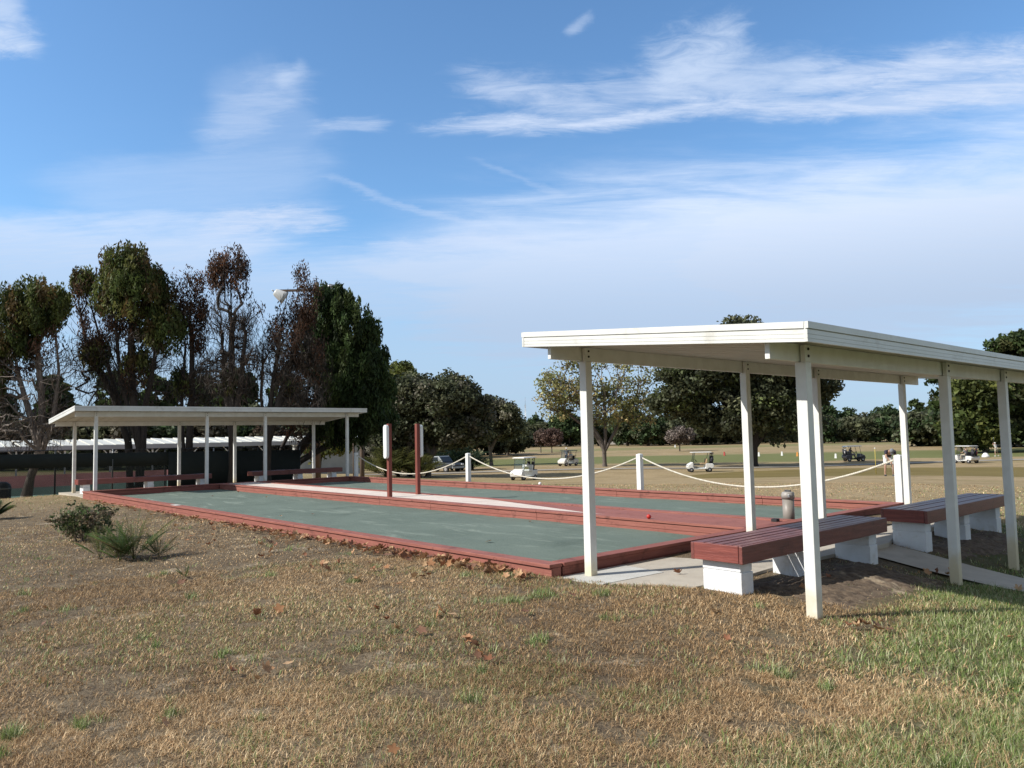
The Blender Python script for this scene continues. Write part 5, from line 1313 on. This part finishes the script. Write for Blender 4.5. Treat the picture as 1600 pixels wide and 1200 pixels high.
# ------------------------------------------------------------------ sun and sky
SUN_EL = R(37); sh_dir = np.array([.40, .916]); sh_dir /= np.linalg.norm(sh_dir)
sd = Vector((-sh_dir[0]*math.cos(SUN_EL), -sh_dir[1]*math.cos(SUN_EL), math.sin(SUN_EL)))
sl = bpy.data.lights.new('sun', 'SUN'); sl.energy = 4.6; sl.angle = R(.53); sl.color = (1, .955, .885)
so = link(bpy.data.objects.new('sun', sl)); so.rotation_euler = sd.to_track_quat('Z', 'Y').to_euler()
w = bpy.data.worlds.new('World'); sc.world = w; w.use_nodes = True; nt = w.node_tree; nt.nodes.clear(); k = NT(nt)
out = nt.nodes.new('ShaderNodeOutputWorld'); bg = nt.nodes.new('ShaderNodeBackground'); nt.links.new(bg.outputs[0], out.inputs[0])
sky = nt.nodes.new('ShaderNodeTexSky'); sky.sky_type = 'NISHITA'; sky.sun_disc = False; sky.sun_elevation = SUN_EL
sky.sun_rotation = math.atan2(sd.x, sd.y); sky.air_density = 1.0; sky.dust_density = .6; sky.ozone_density = 1.6
SKY_S = .12
bg.inputs['Strength'].default_value = SKY_S
tc = nt.nodes.new('ShaderNodeTexCoord'); D = k.vmath('NORMALIZE', tc.outputs['Generated'])
sp = k.n('ShaderNodeSeparateXYZ'); k.lk(D, sp.inputs[0])
zc_ = k.math('MAXIMUM', k.math('ADD', sp.outputs[2], .10), .03)
cp = k.n('ShaderNodeCombineXYZ'); k.lk(k.math('DIVIDE', k.vmath('DOT_PRODUCT', D, tuple(RH)), zc_), cp.inputs[0]); k.lk(k.math('DIVIDE', k.vmath('DOT_PRODUCT', D, tuple(FH)), zc_), cp.inputs[1])
CP = cp.outputs[0]
az = k.math('MULTIPLY', k.math('ARCTAN2', k.vmath('DOT_PRODUCT', D, tuple(RH)), k.vmath('DOT_PRODUCT', D, tuple(FH))), 180/math.pi)
el = k.math('MULTIPLY', k.math('ARCSINE', sp.outputs[2]), 180/math.pi)
def azel(px, py):
    d = ray(px, py); d = d/np.linalg.norm(d); return math.degrees(math.atan2(d@RH, d@FH)), math.degrees(math.asin(d[2]))
wz = k.noise(CP, 1.1, 5, .6); wz2 = k.noise(CP, 3.2, 6, .62, .3)
def ell(p0, p1, hw, warp=2.0, warp2=1.5):
    """soft elongated patch of sky between two directions, hw half width in degrees"""
    a0, e0 = azel(*p0); a1, e1 = azel(*p1); ln = math.hypot(a1-a0, e1-e0); ux, uy = (a1-a0)/ln, (e1-e0)/ln
    A = k.math('SUBTRACT', az, (a0+a1)/2); B = k.math('SUBTRACT', k.math('ADD', k.math('ADD', el, k.math('MULTIPLY', k.math('SUBTRACT', wz, .5), warp*2)), k.math('MULTIPLY', k.math('SUBTRACT', wz2, .5), warp2*2)), (e0+e1)/2)
    s_ = k.math('DIVIDE', k.math('ADD', k.math('MULTIPLY', A, ux), k.math('MULTIPLY', B, uy)), ln/2)
    q = k.math('DIVIDE', k.math('SUBTRACT', k.math('MULTIPLY', B, ux), k.math('MULTIPLY', A, uy)), hw)
    r2 = k.math('ADD', k.math('POWER', k.math('ABSOLUTE', s_), 4.0), k.math('MULTIPLY', q, q))
    return k.math('POWER', 2.718, k.math('MULTIPLY', r2, -1.1))
def layer(masks, nz, lo, hi, amp):
    """noise eats into the patches from their soft rims"""
    m_ = None
    for mk, amt in masks:
        v = k.math('ADD', mk, k.math('MULTIPLY', k.math('SUBTRACT', nz, .5), amp))
        v = k.math('MULTIPLY', k.math('MULTIPLY', k.ss(lo, hi, v), k.ss(.0, .4, mk)), amt); m_ = v if m_ is None else k.math('MAXIMUM', m_, v)
    return m_
n_soft = k.noise(k.mapping(CP, (.6, 1.9, 1), (0, 0, .25)), 2.0, 10, .64, .6)
n_fib = k.noise(k.mapping(CP, (1.0, 5.5, 1), (0, 0, .16)), 4.5, 10, .7, .9)
n_str = k.noise(k.mapping(CP, (1.0, 3.0, 1), (0, 0, .12)), 5.0, 11, .7, .8)
n_puff = k.noise(k.mapping(CP, (1.1, 1.9, 1), (0, 0, .3)), 9.0, 11, .7, .6)
veil = layer([(ell((640, 452), (2000, 275), 6.6, 1.2, .9), .95), (ell((950, 410), (1950, 330), 4.6, .8, .6), 1.0), (ell((-250, 400), (470, 372), 2.6, 1.0, .9), .80), (ell((-200, 470), (1000, 425), 3.6, 1.0, .7), .68), (ell((540, 405), (1300, 392), 1.7, .8, .9), .85), (ell((330, 185), (470, 150), 2.4, 2.8, 2.6), .17), (ell((300, 235), (500, 205), 2.4, 2.6, 2.2), .16), (ell((60, 300), (520, 262), 2.6, 2.0, 1.6), .26), (ell((-300, 530), (1900, 500), 5.0, .6, .4), .5)], n_soft, .0, .85, 1.45)
bank = layer([(ell((600, 470), (2050, 300), 6.4, 1.2, 1.1), .92), (ell((1000, 420), (1950, 345), 5.0, .8, .8), 1.0), (ell((520, 418), (1250, 405), 1.5, .8, 1.0), .85), (ell((-260, 410), (430, 392), 2.4, 1.0, 1.0), .7)], n_soft, -.05, .72, 1.0)
veil = k.math('MAXIMUM', k.math('MULTIPLY', veil, k.math('ADD', .8, k.math('MULTIPLY', k.ss(.3, .7, n_fib), .2))), k.math('MULTIPLY', bank, k.math('ADD', .9, k.math('MULTIPLY', n_fib, .14))))
strk = layer([(ell((670, 197), (1180, 160), .75, .5, .8), 1.0), (ell((1000, 160), (1800, 122), .95, .4, .7), .95), (ell((1200, 132), (1800, 68), 1.6, .5, 1.1), .95), (ell((700, 128), (1000, 172), 1.5, .8, 1.4), .7), (ell((880, 150), (1250, 120), 1.6, .8, 1.4), .55), (ell((490, 275), (790, 372), .30, .8, 1.3), .36), (ell((480, 200), (610, 192), .55, .4, .7), .6), (ell((310, 215), (490, 120), 1.6, 1.4, 2.0), .38), (ell((730, 240), (900, 312), .28, .6, 1.2), .22), (ell((300, 352), (540, 338), 1.3, .8, 1.3), .9), (ell((560, 390), (850, 368), .6, .5, .9), .6)], n_str, .1, 1.22, 1.9)
strk = k.math('MULTIPLY', strk, k.math('ADD', .6, k.math('MULTIPLY', k.ss(.3, .65, n_fib), .4)))
puff = layer([(ell((1000, 135), (1180, 62), 2.6, .9, 1.6), .75), (ell((1060, 130), (1330, 112), 2.0, .8, 1.3), .5), (ell((-100, 60), (66, 60), 1.1, .8, 1.2), .95), (ell((-60, 40), (40, 10), 1.3, .8, 1.2), .7), (ell((880, 52), (930, 25), .5, .6, 1.2), .4), (ell((430, 140), (480, 100), .8, 1.0, 1.4), .4)], n_puff, .1, 1.3, 1.6)
# skin of sky: deepen the blue a little, pale towards the horizon
base = k.mix(1.0, sky.outputs[0], (.86, 1.16, 1.36), 'MULTIPLY')
S1 = 1/SKY_S
cloud_w = (.54*S1, .63*S1, .80*S1)
low_c = (.40*S1, .50*S1, .66*S1)
hzn = k.ss(14.0, 1.0, el)
c0 = k.mix(k.math('MULTIPLY', hzn, .75), base, (.31*S1, .43*S1, .62*S1))
c1_ = k.mix(veil, c0, k.mix(k.ss(18, 7, el), (.63*S1, .72*S1, .88*S1), low_c))
c2_ = k.mix(strk, c1_, cloud_w); c3_ = k.mix(puff, c2_, (.54*S1, .64*S1, .81*S1))
# white veil added in unseen sky overhead and behind, to make shade less blue
over = k.math('MAXIMUM', k.ss(36, 60, el), k.ss(50, 85, k.math('ABSOLUTE', az)))
c4_ = k.mix(k.math('MULTIPLY', over, k.math('ADD', .45, k.math('MULTIPLY', n_soft, .5))), c3_, (.33*S1, .345*S1, .36*S1))
k.lk(c4_, bg.inputs['Color'])
# ------------------------------------------------------------------ render settings
vs_ = sc.view_settings; sc.display_settings.display_device = 'sRGB'
vs_.view_transform = 'Standard'; vs_.look = 'None'; vs_.gamma = 1.0; vs_.exposure = 0.3; vs_.use_curve_mapping = False
sc.render.engine = 'CYCLES'; sc.cycles.use_denoising = True
sc.cycles.max_bounces = 6; sc.cycles.transparent_max_bounces = 12; sc.cycles.caustics_reflective = False; sc.cycles.caustics_refractive = False
